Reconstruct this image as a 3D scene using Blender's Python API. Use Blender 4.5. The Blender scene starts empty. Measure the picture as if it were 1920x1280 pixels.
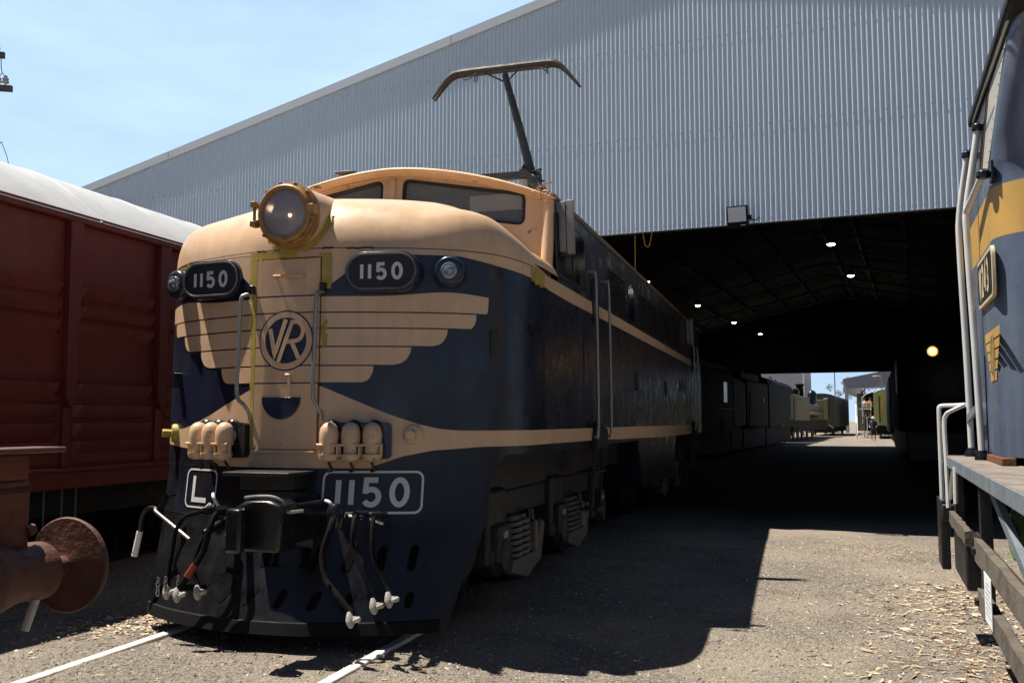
import bpy, bmesh, math, random
from math import sin, cos, pi, radians, sqrt, atan2
from mathutils import Vector, Matrix
from mathutils.geometry import tessellate_polygon
random.seed(7)
sc = bpy.context.scene
COL = sc.collection

# ------------------------------------------------------------------ materials
def lin(c):
    return tuple(((v / 12.92) if v <= .04045 else ((v + .055) / 1.055) ** 2.4) for v in c)
MATS = {}
def paint(name, col, rough=.45, var=.12, streak=.0, rust=0., rustcol=(.09, .03, .012), bump=.05, bscale=40., spec=.5, metal=0., scale=2.5, dust=0., dustcol=(.20, .17, .14), coat=0.):
    m = bpy.data.materials.new(name); m.use_nodes = True
    nt = m.node_tree; N = nt.nodes; L = nt.links
    b = N['Principled BSDF']
    tc = N.new('ShaderNodeTexCoord')
    def noise(sc_, det=5, rgh=.6, stretch=None):
        n = N.new('ShaderNodeTexNoise'); n.inputs['Scale'].default_value = sc_; n.inputs['Detail'].default_value = det; n.inputs['Roughness'].default_value = rgh
        if stretch:
            mp = N.new('ShaderNodeMapping'); mp.inputs['Scale'].default_value = stretch
            L.new(tc.outputs['Object'], mp.inputs['Vector']); L.new(mp.outputs['Vector'], n.inputs['Vector'])
        else:
            L.new(tc.outputs['Object'], n.inputs['Vector'])
        return n
    def ramp(src, a, b_):
        r = N.new('ShaderNodeMapRange'); r.inputs['From Min'].default_value = a; r.inputs['From Max'].default_value = b_
        L.new(src, r.inputs['Value']); return r.outputs['Result']
    def mix(fac, c1, c2):
        x = N.new('ShaderNodeMix'); x.data_type = 'RGBA'
        if isinstance(fac, float): x.inputs[0].default_value = fac
        else: L.new(fac, x.inputs[0])
        for i, c in ((6, c1), (7, c2)):
            if isinstance(c, tuple): x.inputs[i].default_value = (*c, 1)
            else: L.new(c, x.inputs[i])
        return x.outputs[2]
    def mul(a, f):
        q = N.new('ShaderNodeMath'); q.operation = 'MULTIPLY'; L.new(a, q.inputs[0]); q.inputs[1].default_value = f; return q.outputs[0]
    n1 = noise(scale)
    c = mix(ramp(n1.outputs['Fac'], .3, .7), tuple(v * (1 - var) for v in col), tuple(min(1, v * (1 + var * .7)) for v in col))
    if streak:
        n2 = noise(1., 4, .6, (9, 9, .5))
        c = mix(mul(ramp(n2.outputs['Fac'], .48, .75), streak), c, dustcol)
    if dust:
        n3 = noise(1.3, 8, .7)
        c = mix(mul(ramp(n3.outputs['Fac'], .45, .75), dust), c, dustcol)
    if rust:
        n4 = noise(6., 10, .75)
        c = mix(mul(ramp(n4.outputs['Fac'], .66 - .25 * rust, .74 - .2 * rust), 1.), c, rustcol)
    L.new(c, b.inputs['Base Color'])
    n5 = noise(scale * 3, 6)
    rr = N.new('ShaderNodeMapRange'); rr.inputs['From Min'].default_value = .3; rr.inputs['From Max'].default_value = .7
    rr.inputs['To Min'].default_value = max(.03, rough - .1); rr.inputs['To Max'].default_value = min(1, rough + .12)
    L.new(n5.outputs['Fac'], rr.inputs['Value']); L.new(rr.outputs['Result'], b.inputs['Roughness'])
    b.inputs['Metallic'].default_value = metal; b.inputs['Specular IOR Level'].default_value = spec
    b.inputs['Coat Weight'].default_value = coat
    if bump:
        n6 = noise(bscale, 4); n7 = noise(2.2, 2)
        ad = N.new('ShaderNodeMath'); ad.operation = 'MULTIPLY_ADD'; L.new(n7.outputs['Fac'], ad.inputs[0]); ad.inputs[1].default_value = 4.; L.new(n6.outputs['Fac'], ad.inputs[2])
        bp = N.new('ShaderNodeBump'); bp.inputs['Strength'].default_value = bump; bp.inputs['Distance'].default_value = .02
        L.new(ad.outputs[0], bp.inputs['Height']); L.new(bp.outputs['Normal'], b.inputs['Normal'])
    MATS[name] = m; return m
def glass(name, col, rough, alpha, dusty=0):
    m = bpy.data.materials.new(name); m.use_nodes = True
    b = m.node_tree.nodes['Principled BSDF']; b.inputs['Base Color'].default_value = (*col, 1); b.inputs['Roughness'].default_value = rough
    b.inputs['Alpha'].default_value = alpha; b.inputs['Specular IOR Level'].default_value = .7
    N = m.node_tree.nodes; L = m.node_tree.links
    tc = N.new('ShaderNodeTexCoord'); n = N.new('ShaderNodeTexNoise'); n.inputs['Scale'].default_value = 4; n.inputs['Detail'].default_value = 8
    L.new(tc.outputs['Object'], n.inputs['Vector'])
    if dusty:
        n2 = N.new('ShaderNodeTexNoise'); n2.inputs['Scale'].default_value = 2.2; n2.inputs['Detail'].default_value = 7; L.new(tc.outputs['Object'], n2.inputs['Vector'])
        r2 = N.new('ShaderNodeMapRange'); r2.inputs['From Min'].default_value = .42; r2.inputs['From Max'].default_value = .68; r2.inputs['To Max'].default_value = dusty; L.new(n2.outputs['Fac'], r2.inputs['Value'])
        mx_ = N.new('ShaderNodeMix'); mx_.data_type = 'RGBA'; L.new(r2.outputs['Result'], mx_.inputs[0]); mx_.inputs[6].default_value = (*col, 1); mx_.inputs[7].default_value = (.30, .32, .30, 1); L.new(mx_.outputs[2], b.inputs['Base Color'])
    r = N.new('ShaderNodeMapRange'); r.inputs['To Min'].default_value = max(.02, rough - .05); r.inputs['To Max'].default_value = rough + .2
    L.new(n.outputs['Fac'], r.inputs['Value']); L.new(r.outputs['Result'], b.inputs['Roughness'])
    MATS[name] = m; return m
def emit(name, col, s):
    m = bpy.data.materials.new(name); m.use_nodes = True
    b = m.node_tree.nodes['Principled BSDF']; b.inputs['Base Color'].default_value = (*col, 1)
    b.inputs['Emission Color'].default_value = (*col, 1); b.inputs['Emission Strength'].default_value = s
    MATS[name] = m; return m
def attrmat(name, rough=.8):
    m = bpy.data.materials.new(name); m.use_nodes = True
    b = m.node_tree.nodes['Principled BSDF']; a = m.node_tree.nodes.new('ShaderNodeAttribute'); a.attribute_name = 'Col'
    m.node_tree.links.new(a.outputs['Color'], b.inputs['Base Color']); b.inputs['Roughness'].default_value = rough
    MATS[name] = m; return m

CREAM = (.66, .44, .265)
paint('cream', CREAM, .40, .09, streak=.32, rust=.03, bump=.05, bscale=25, dustcol=(.36, .225, .125), dust=.38)
paint('cream_worn', CREAM, .45, .08, streak=.3, rust=.27, bump=.05, dustcol=(.30, .20, .12), dust=.2)
paint('navy', (.0075, .012, .030), .30, .25, streak=.3, bump=.015, dustcol=(.028, .030, .036), dust=.3, scale=1.5)
paint('navy_skirt', (.0055, .0075, .015), .34, .3, streak=.5, bump=.03, dustcol=(.024, .023, .022), dust=.4, scale=2)
paint('pilot_black', (.005, .0055, .008), .30, .3, streak=.5, bump=.04, dustcol=(.022, .021, .020), dust=.5, scale=2.5)
paint('navy_light', (.014, .020, .045), .25, .2, streak=.2, bump=.05, dustcol=(.05, .052, .06))
paint('line_navy', (.012, .018, .042), .4, .1, bump=0)
paint('black', (.010, .010, .011), .5, .3, bump=.15, dust=.3, dustcol=(.035, .03, .026))
paint('black_gloss', (.008, .009, .011), .25, .3, bump=.05)
paint('rubber', (.006, .006, .0065), .85, .2, bump=.25, spec=.12)
paint('steel', (.35, .34, .33), .35, .2, metal=.9, rust=.1, bump=.05)
paint('galv_rail', (.30, .285, .265), .4, .15, metal=.6, rust=.12, bump=.05)
paint('ochre', (.33, .17, .045), .38, .35, rust=.25, bump=.12, rustcol=(.12, .05, .02), scale=14)
paint('primer', (.40, .30, .045), .6, .25, bump=.08, scale=9, dust=.25, dustcol=(.5, .33, .15))
paint('rust', (.16, .055, .022), .8, .4, bump=.4, bscale=60, scale=8, dust=.3, dustcol=(.08, .035, .02))
paint('rust_dark', (.045, .014, .006), .85, .4, bump=.3, scale=10)
paint('white', (.78, .78, .76), .5, .06, streak=.1, rust=.1, bump=.05, dustcol=(.4, .36, .3))
paint('letter_white', (.62, .61, .58), .55, .06, rust=.12, bump=.0)
paint('grey_plate', (.10, .097, .093), .6, .25, bump=.1, dust=.4, dustcol=(.10, .09, .08))
paint('coil', (.14, .135, .125), .55, .2, bump=.1)
paint('boxcar_red', (.17, .024, .019), .5, .35, streak=.5, rust=.0, bump=.12, dustcol=(.065, .018, .012), dust=.45, scale=1.3)
paint('boxcar_roof', (.50, .51, .51), .55, .12, streak=.0, rust=.10, bump=.08, dust=.55, dustcol=(.36, .36, .35), rustcol=(.34, .22, .12))
paint('wagon_rust', (.14, .034, .014), .75, .45, rust=.3, bump=.25, scale=4, dust=.5, dustcol=(.06, .028, .016), rustcol=(.05, .02, .012))
paint('buffer_rust', (.095, .030, .016), .7, .45, bump=.3, scale=7, dust=.5, dustcol=(.14, .05, .03), rustcol=(.03, .013, .009), rust=.25)
paint('corrugated', (.56, .66, .76), .42, .03, bump=.0, scale=.8, spec=.5)
paint('flashing', (.60, .66, .70), .4, .03, bump=.02)
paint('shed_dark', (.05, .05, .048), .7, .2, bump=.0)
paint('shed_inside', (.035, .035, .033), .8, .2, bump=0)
paint('w_navy', (.082, .112, .172), .30, .3, streak=.5, bump=.05, dustcol=(.17, .19, .21), dust=.5, scale=1.8)
paint('w_yellow', (.48, .29, .075), .5, .12, streak=.2, bump=.05, dustcol=(.33, .22, .09))
paint('w_cream', (.55, .45, .28), .55, .12, bump=.03, dust=.2)
paint('w_panel', (.34, .335, .30), .5, .12, streak=.2, bump=.06, rust=.06)
paint('w_deck', (.20, .17, .14), .8, .35, rust=.35, bump=.3, scale=5, rustcol=(.12, .05, .03), dust=.4, dustcol=(.16, .17, .19))
paint('w_deckedge', (.15, .18, .21), .6, .25, rust=.2, bump=.12, scale=5, dust=.4, dustcol=(.24, .22, .19))
paint('timber', (.10, .085, .068), .85, .4, bump=.4, bscale=30, scale=7, dust=.5, dustcol=(.20, .17, .13))
paint('paper', (.75, .78, .80), .6, .03, bump=0)
paint('pole_wood', (.14, .12, .10), .9, .3, bump=.3)
paint('porcelain', (.55, .53, .50), .25, .1, bump=0)
paint('skin', (.45, .25, .17), .6, .1, bump=0)
paint('cloth_navy', (.015, .02, .07), .9, .1, bump=0); paint('cloth_dark', (.03, .03, .035), .9, .1, bump=0)
paint('cloth_white', (.7, .7, .68), .9, .05, bump=0); paint('cloth_red', (.35, .08, .06), .9, .1, bump=0)
paint('tank_green', (.135, .12, .058), .55, .15, bump=.05, streak=.3, dustcol=(.15, .12, .06))
paint('carriage_green', (.30, .31, .10), .5, .1, bump=0)
paint('van_grey', (.10, .10, .10), .7, .2, bump=.05, streak=.3)
paint('red_roof', (.35, .04, .03), .6, .1, bump=0)
paint('bldg_grey', (.30, .29, .33), .6, .05, bump=0); paint('bldg_white', (.6, .6, .58), .6, .05, bump=0)
paint('bark', (.10, .07, .05), .9, .3, bump=.3); paint('leaf', (.10, .10, .03), .7, .4, bump=0, scale=6)
paint('grass', (.035, .055, .02), .8, .4, bump=0, scale=6)
paint('cord_yellow', (.55, .33, .05), .6, .1, bump=0)
paint('brass', (.45, .32, .08), .3, .1, metal=.8, bump=0)
paint('curtain', (.45, .43, .40), .9, .1, bump=0)
glass('glass_cab', (.17, .20, .22), .07, .58, .6); glass('glass_dark', (.008, .010, .013), .06, 1.); glass('glass_box', (.02, .022, .025), .06, .55)
glass('glass_panel', (.10, .12, .14), .1, 1.)
paint('plate_pale', (.80, .82, .78), .7, .08, bump=0)
paint('reflector', (.55, .58, .62), .08, .1, metal=1., bump=0); paint('lens', (.28, .29, .30), .1, .2, metal=.6, bump=.0)
glass('lens_glass', (.30, .33, .37), .03, .62)
emit('led', (1, .95, .8), 14); emit('warm_lamp', (1, .62, .25), 30); emit('lamp_glow', (1, .36, .05), 1.3); emit('bulb', (1, .62, .35), 6); paint('flood_face', (.62, .64, .65), .3, .03, bump=0)
paint('hole', (.003, .003, .003), .9, .1, bump=0, spec=.1); paint('hose_red', (.20, .025, .015), .5, .15, bump=.05)
paint('roof_tan', (.20, .155, .115), .6, .25, bump=.08, dust=.4, dustcol=(.09, .08, .07)); paint('deflector_grey', (.20, .195, .185), .5, .15, bump=.05)
paint('pant_steel', (.055, .058, .050), .5, .4, rust=.12, bump=.2, scale=8); paint('pant_horn', (.055, .046, .038), .55, .4, rust=.3, bump=.15, scale=6, rustcol=(.12, .06, .035))
paint('screw', (.10, .11, .125), .4, .1, bump=0); paint('truss', (.05, .05, .047), .6, .2, bump=0); paint('black_matt', (.006, .006, .007), .7, .2, bump=0, spec=.15)
paint('bar_grey', (.12, .13, .13), .5, .2, bump=0); paint('wagon_flange', (.12, .04, .022), .6, .3, rust=.2, bump=.15, scale=5); paint('rod_white', (.50, .46, .38), .6, .15, rust=.3, bump=.1, scale=9)
paint('w_white', (.62, .63, .63), .4, .05, streak=.15, rust=.06, bump=.04, dustcol=(.35, .34, .32)); paint('w_frame', (.10, .025, .018), .6, .2, bump=0); paint('hose_green', (.05, .12, .03), .5, .2, bump=0)
paint('ink', (.30, .36, .48), .8, .05, bump=0); paint('carriage_dark', (.03, .032, .03), .5, .2, bump=0); paint('louvre_steel', (.06, .065, .075), .4, .2, bump=0); paint('tread_grey', (.10, .11, .13), .6, .1, bump=0); paint('pane_pale', (.20, .26, .34), .3, .1, bump=0)
paint('curtain_dim', (.16, .155, .14), .9, .1, bump=0)
paint('tap_white', (.36, .35, .32), .6, .2, rust=.25, bump=.15, scale=20)
paint('bezel_grey', (.09, .095, .10), .3, .15, bump=0)
attrmat('stone', .85); attrmat('chip', .75)

# gravel ground
def gravel():
    m = bpy.data.materials.new('gravel'); m.use_nodes = True; N = m.node_tree.nodes; L = m.node_tree.links; b = N['Principled BSDF']
    tc = N.new('ShaderNodeTexCoord')
    def vor(s, feat='F1'):
        v = N.new('ShaderNodeTexVoronoi'); v.inputs['Scale'].default_value = s; L.new(tc.outputs['Object'], v.inputs['Vector']); return v
    def noi(s, d=6):
        v = N.new('ShaderNodeTexNoise'); v.inputs['Scale'].default_value = s; v.inputs['Detail'].default_value = d; L.new(tc.outputs['Object'], v.inputs['Vector']); return v
    v1 = vor(60); v2 = vor(130)
    r1 = N.new('ShaderNodeValToRGB'); e = r1.color_ramp
    e.elements[0].position = 0; e.elements[0].color = (.05, .045, .042, 1); e.elements[1].position = 1; e.elements[1].color = (.50, .435, .36, 1)
    for p, c in ((.35, (.14, .123, .106)), (.7, (.235, .203, .168)), (.9, (.34, .29, .225))):
        k = e.elements.new(p); k.color = (*c, 1)
    sp = N.new('ShaderNodeSeparateColor'); L.new(v1.outputs['Color'], sp.inputs['Color']); L.new(sp.outputs[0], r1.inputs['Fac'])
    r2 = N.new('ShaderNodeValToRGB'); e = r2.color_ramp
    e.elements[0].color = (.07, .064, .058, 1); e.elements[1].color = (.34, .295, .24, 1)
    sp2 = N.new('ShaderNodeSeparateColor'); L.new(v2.outputs['Color'], sp2.inputs['Color']); L.new(sp2.outputs[1], r2.inputs['Fac'])
    mx = N.new('ShaderNodeMix'); mx.data_type = 'RGBA'; mx.inputs[0].default_value = .5; L.new(r1.outputs['Color'], mx.inputs[6]); L.new(r2.outputs['Color'], mx.inputs[7])
    big = noi(.55, 5); mr = N.new('ShaderNodeMapRange'); mr.inputs['From Min'].default_value = .4; mr.inputs['From Max'].default_value = .65; L.new(big.outputs['Fac'], mr.inputs['Value'])
    mu = N.new('ShaderNodeMath'); mu.operation = 'MULTIPLY'; mu.inputs[1].default_value = .6; L.new(mr.outputs['Result'], mu.inputs[0])
    mx2 = N.new('ShaderNodeMix'); mx2.data_type = 'RGBA'; L.new(mu.outputs[0], mx2.inputs[0]); L.new(mx.outputs[2], mx2.inputs[6]); mx2.inputs[7].default_value = (.34, .285, .22, 1)
    # worn tracks, damp and oily patches
    st = noi(1.7, 7); s1 = N.new('ShaderNodeMapRange'); s1.inputs['From Min'].default_value = .52; s1.inputs['From Max'].default_value = .72; s1.inputs['To Max'].default_value = .5; L.new(st.outputs['Fac'], s1.inputs['Value'])
    mxs = N.new('ShaderNodeMix'); mxs.data_type = 'RGBA'; L.new(s1.outputs['Result'], mxs.inputs[0]); L.new(mx2.outputs[2], mxs.inputs[6]); mxs.inputs[7].default_value = (.085, .075, .066, 1); mx2 = mxs
    
    # shade of the shed interior painted into the gravel colour
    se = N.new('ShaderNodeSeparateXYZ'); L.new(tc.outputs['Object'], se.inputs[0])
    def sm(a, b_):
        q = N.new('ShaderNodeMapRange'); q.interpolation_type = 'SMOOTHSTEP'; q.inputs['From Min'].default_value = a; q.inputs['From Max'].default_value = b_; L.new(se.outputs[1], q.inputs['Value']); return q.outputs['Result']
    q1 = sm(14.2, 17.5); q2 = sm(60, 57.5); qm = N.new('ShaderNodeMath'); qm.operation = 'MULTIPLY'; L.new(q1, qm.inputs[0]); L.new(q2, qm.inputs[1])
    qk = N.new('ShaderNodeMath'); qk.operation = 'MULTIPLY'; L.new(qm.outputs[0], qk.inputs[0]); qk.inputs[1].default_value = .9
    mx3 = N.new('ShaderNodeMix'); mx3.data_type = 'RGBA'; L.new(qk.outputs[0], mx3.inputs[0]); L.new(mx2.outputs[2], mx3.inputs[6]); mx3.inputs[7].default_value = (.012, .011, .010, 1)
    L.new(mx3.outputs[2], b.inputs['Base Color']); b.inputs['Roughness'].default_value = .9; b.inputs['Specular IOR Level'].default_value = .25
    ad = N.new('ShaderNodeMath'); ad.operation = 'ADD'; L.new(v1.outputs['Distance'], ad.inputs[0]); L.new(noi(160, 3).outputs['Fac'], ad.inputs[1])
    bp = N.new('ShaderNodeBump'); bp.inputs['Strength'].default_value = .9; bp.inputs['Distance'].default_value = .012; bp.invert = True
    L.new(ad.outputs[0], bp.inputs['Height']); L.new(bp.outputs['Normal'], b.inputs['Normal'])
    MATS['gravel'] = m
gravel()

# ------------------------------------------------------------------ mesh helpers
WORLD = Matrix.Identity(4)
class MB:
    def __init__(s, T=WORLD): s.v = []; s.f = []; s.m = []; s.cur = 0; s.T = T; s.col = None
    def add(s, pts): i = len(s.v); s.v += [tuple(p) for p in pts]; return i
    def face(s, idx): s.f.append(tuple(idx)); s.m.append(s.cur)
    def poly(s, pts): i = s.add(pts); s.face(range(i, i + len(pts)))
    def tess(s, outer, holes=(), fn=None):
        loops = [[Vector((p[0], p[1], 0)) for p in outer]] + [[Vector((p[0], p[1], 0)) for p in h] for h in holes]
        flat = [p for l in loops for p in l]
        i = s.add([fn(p.x, p.y) for p in flat])
        for t in tessellate_polygon(loops): s.face([i + k for k in t])
    def box(s, x0, x1, y0, y1, z0, z1):
        i = s.add([(x, y, z) for z in (z0, z1) for y in (y0, y1) for x in (x0, x1)])
        for q in ((0, 2, 3, 1), (4, 5, 7, 6), (0, 1, 5, 4), (2, 6, 7, 3), (0, 4, 6, 2), (1, 3, 7, 5)): s.face([i + k for k in q])
    def beam(s, p0, p1, w, h, up=(0, 0, 1)):
        p0 = Vector(p0); p1 = Vector(p1); d = (p1 - p0).normalized(); u = Vector(up)
        if abs(d.dot(u)) > .95: u = Vector((0, 1, 0))
        a = d.cross(u).normalized() * (w / 2); b = a.cross(d).normalized() * (h / 2)
        i = s.add([p + sx * a + sy * b for p in (p0, p1) for sx, sy in ((-1, -1), (1, -1), (1, 1), (-1, 1))])
        s.face([i + 3, i + 2, i + 1, i]); s.face([i + 4, i + 5, i + 6, i + 7])
        for k in range(4): s.face([i + k, i + (k + 1) % 4, i + 4 + (k + 1) % 4, i + 4 + k])
    def tube(s, path, r, n=10, cap=True):
        P = [Vector(p) for p in path]; R = r if isinstance(r, (list, tuple)) else [r] * len(P)
        T = [(P[min(k + 1, len(P) - 1)] - P[max(k - 1, 0)]).normalized() for k in range(len(P))]
        u = Vector((0, 0, 1)) if abs(T[0].z) < .9 else Vector((1, 0, 0)); u = (u - T[0] * u.dot(T[0])).normalized(); i0 = len(s.v)
        for k, p in enumerate(P):
            u = (u - T[k] * u.dot(T[k])).normalized(); w = T[k].cross(u)
            s.add([p + R[k] * (cos(2 * pi * j / n) * u + sin(2 * pi * j / n) * w) for j in range(n)])
        for k in range(len(P) - 1):
            for j in range(n): s.face([i0 + k * n + j, i0 + k * n + (j + 1) % n, i0 + (k + 1) * n + (j + 1) % n, i0 + (k + 1) * n + j])
        if cap: s.face([i0 + j for j in range(n)][::-1]); s.face([i0 + (len(P) - 1) * n + j for j in range(n)])
    def lathe(s, o, ax, prof, n=24, cap=True):
        o = Vector(o); ax = Vector(ax).normalized(); s.tubeR(o, ax, prof, n, cap)
    def tubeR(s, o, ax, prof, n, cap):
        u = Vector((0, 0, 1)) if abs(ax.z) < .9 else Vector((1, 0, 0)); u = (u - ax * u.dot(ax)).normalized(); w = ax.cross(u); i0 = len(s.v)
        for t, r in prof: s.add([o + ax * t + r * (cos(2 * pi * j / n) * u + sin(2 * pi * j / n) * w) for j in range(n)])
        for k in range(len(prof) - 1):
            for j in range(n): s.face([i0 + k * n + j, i0 + k * n + (j + 1) % n, i0 + (k + 1) * n + (j + 1) % n, i0 + (k + 1) * n + j])
        if cap: s.face([i0 + j for j in range(n)][::-1]); s.face([i0 + (len(prof) - 1) * n + j for j in range(n)])
    def grid(s, rows):
        n = len(rows[0]); i = len(s.v)
        for r in rows: s.add(r)
        for a in range(len(rows) - 1):
            for b in range(n - 1): s.face([i + a * n + b, i + a * n + b + 1, i + (a + 1) * n + b + 1, i + (a + 1) * n + b])
    def prism(s, poly, fn, a, b):
        n = len(poly); i = s.add([fn(p[0], p[1], a) for p in poly]); s.add([fn(p[0], p[1], b) for p in poly])
        for t in tessellate_polygon([[Vector((p[0], p[1], 0)) for p in poly]]): s.face([i + k for k in t]); s.face([i + n + k for k in t][::-1])
        for k in range(n): s.face([i + k, i + (k + 1) % n, i + n + (k + 1) % n, i + n + k])
    def ribbon(s, pts, w, fn, closed=False, seg=.05):
        # 2D stroke with mitred joints mapped by fn, finely cut
        P = []
        L = list(pts) + ([pts[0]] if closed else [])
        for a, b in zip(L[:-1], L[1:]):
            k = max(1, int(math.hypot(b[0] - a[0], b[1] - a[1]) / seg))
            P += [(a[0] + (b[0] - a[0]) * t / k, a[1] + (b[1] - a[1]) * t / k) for t in range(k)]
        if not closed: P.append(L[-1])
        n = len(P); out = []
        for k in range(n):
            a = P[k - 1] if (k > 0 or closed) else None; c = P[(k + 1) % n] if (k < n - 1 or closed) else None; p = P[k]
            d1 = Vector((p[0] - a[0], p[1] - a[1])).normalized() if a else None; d2 = Vector((c[0] - p[0], c[1] - p[1])).normalized() if c else None
            if d1 is None: d1 = d2
            if d2 is None: d2 = d1
            n1 = Vector((-d1.y, d1.x)); n2 = Vector((-d2.y, d2.x)); mm = (n1 + n2)
            mm = mm.normalized() if mm.length > 1e-4 else n1
            ln = (w / 2) / max(.45, mm.dot(n1)); out.append(((p[0] + mm.x * ln, p[1] + mm.y * ln), (p[0] - mm.x * ln, p[1] - mm.y * ln)))
        i = len(s.v)
        for q in out: s.add([fn(*q[0]), fn(*q[1])])
        for k in range(n if closed else n - 1):
            a = i + 2 * k; b = i + 2 * ((k + 1) % n); s.face([a, a + 1, b + 1, b])
    def split_build(s, name, mats, parent, **kw):
        par = list(range(len(s.v)))
        def root(i):
            while par[i] != i: par[i] = par[par[i]]; i = par[i]
            return i
        for f in s.f:
            for j in f[1:]: par[root(j)] = root(f[0])
        groups = {}
        for f, mi in zip(s.f, s.m): groups.setdefault(root(f[0]), []).append((f, mi))
        out = []
        for fs in groups.values():
            q = MB(s.T); used = sorted({j for f, _ in fs for j in f}); mp_ = {j: k for k, j in enumerate(used)}
            q.v = [s.v[j] for j in used]; q.f = [tuple(mp_[j] for j in f) for f, _ in fs]; q.m = [mi for _, mi in fs]
            out.append(q.build(name, mats, parent, **kw))
        return out
    def build(s, name, mats, parent=None, bevel=0, sharp=38, fix=True, seg=2, split=False):
        if split: return s.split_build(name, mats, parent, bevel=bevel, sharp=sharp, fix=fix, seg=seg)
        me = bpy.data.meshes.new(name)
        inv = (PINV.get(parent.name) if parent else None) or Matrix.Identity(4)
        M = inv @ s.T
        me.from_pydata([M @ Vector(p) for p in s.v], [], s.f)
        if isinstance(mats, str): mats = [mats]
        for q in mats: me.materials.append(MATS[q])
        me.polygons.foreach_set('material_index', s.m)
        me.polygons.foreach_set('use_smooth', [True] * len(s.f))
        if fix:
            bm = bmesh.new(); bm.from_mesh(me); bmesh.ops.recalc_face_normals(bm, faces=bm.faces); bm.to_mesh(me); bm.free()
        me.set_sharp_from_angle(angle=radians(sharp))
        if s.col:
            at = me.color_attributes.new('Col', 'FLOAT_COLOR', 'POINT'); at.data.foreach_set('color', [x for c in s.col for x in (*c, 1)])
        me.update()
        o = bpy.data.objects.new(name, me); COL.objects.link(o)
        if parent: o.parent = parent; PINV[o.name] = inv
        else: PINV[o.name] = Matrix.Identity(4)
        if bevel:
            md = o.modifiers.new('bevel', 'BEVEL'); md.width = bevel; md.segments = seg; md.limit_method = 'ANGLE'; md.angle_limit = radians(40)
        return o
PINV = {}
def tag(o, label, cat, group=None):
    o['label'] = label; o['category'] = cat
    if group: o['group'] = group
    return o
def thing(name, label, cat, M, group=None):
    o = bpy.data.objects.new(name, None); COL.objects.link(o); o.matrix_world = M; o.empty_display_size = .3
    PINV[o.name] = M.inverted(); return tag(o, label, cat, group)
def T(x, y, z=0): return Matrix.Translation((x, y, z))
def arc(cx, cy, rx, ry, a0, a1, n=12): return [(cx + rx * cos(radians(a0 + (a1 - a0) * k / n)), cy + ry * sin(radians(a0 + (a1 - a0) * k / n))) for k in range(n + 1)]
def rrect(x0, x1, y0, y1, r, n=6):
    return arc(x1 - r, y1 - r, r, r, 0, 90, n) + arc(x0 + r, y1 - r, r, r, 90, 180, n) + arc(x0 + r, y0 + r, r, r, 180, 270, n) + arc(x1 - r, y0 + r, r, r, 270, 360, n)
def smooth(pts, n=8):
    P = [Vector(p) for p in pts]; P = [2 * P[0] - P[1]] + P + [2 * P[-1] - P[-2]]; out = []
    for i in range(1, len(P) - 2):
        a, b, c, d = P[i - 1:i + 3]
        for k in range(n):
            t = k / n; out.append(.5 * ((2 * b) + (-a + c) * t + (2 * a - 5 * b + 4 * c - d) * t * t + (-a + 3 * b - 3 * c + d) * t ** 3))
    out.append(P[-2]); return out
def itp(x, xs, ys):
    if x <= xs[0]: return ys[0]
    for a, b, c, d in zip(xs[:-1], xs[1:], ys[:-1], ys[1:]):
        if x <= b: return c + (d - c) * (x - a) / (b - a)
    return ys[-1]
# stroke letters in a box one unit high: list of strokes, width
def GL(ch):
    if ch == '1': return [[(.0, 0), (.0, 1)]], .0
    if ch == '0': return [arc(.29, .5, .29, .5, 0, 352, 30)], .58
    if ch == '5': return [[(.5, 1.), (.05, 1.), (.03, .56)] + arc(.26, .31, .29, .31, 128, -150, 18)], .55
    if ch == 'L': return [[(0, 1), (0, 0), (.5, 0)]], .5
    if ch == 'W': return [[(0, 1), (.2, 0), (.4, .9), (.6, 0), (.8, 1)]], .8
    if ch == '2': return [arc(.27, .73, .26, .27, 165, -35, 12) + [(.0, 0), (.55, 0)]], .55
    if ch == '4': return [[(.42, 0), (.42, 1), (0, .3), (.58, .3)]], .58
    if ch == '3': return [arc(.25, .75, .24, .25, 150, -80, 10) + arc(.25, .26, .28, .26, 80, -150, 12)], .55
    if ch == 'V': return [[(0, 1), (.3, 0), (.6, 1)]], .6
    if ch == 'R': return [[(0, 0), (0, 1), (.25, 1)] + arc(.25, .74, .25, .26, 90, -90, 10) + [(.05, .48)], [(.22, .48), (.5, 0)]], .5
    if ch == 'T': return [[(0, 1), (.6, 1)], [(.3, 1), (.3, 0)]], .6
    if ch == 'M': return [[(0, 0), (0, 1), (.3, .3), (.6, 1), (.6, 0)]], .6
    if ch == 'B': return [[(0, 0), (0, 1), (.25, 1)] + arc(.25, .75, .23, .25, 90, -90, 8) + [(0, .5), (.25, .5)] + arc(.25, .25, .27, .25, 90, -90, 8) + [(0, 0)]], .52
    return [], .4
def text(mb, s, x, y, h, w, gap, fn, cx=True, squash=1.):
    gl = [GL(c) for c in s]; tot = sum(g[1] * h * squash for g in gl) + gap * (len(s) - 1) + 0; px = x - tot / 2 if cx else x
    for (st, wd) in gl:
        hh = h - w
        for p in st:
            cl = len(p) > 25
            mb.ribbon([(px + q[0] * h * squash, y + w / 2 + q[1] * hh) for q in p], w, fn, closed=cl, seg=h / 6)
        px += wd * h * squash + gap
def vec(p): return Vector(p)

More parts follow.
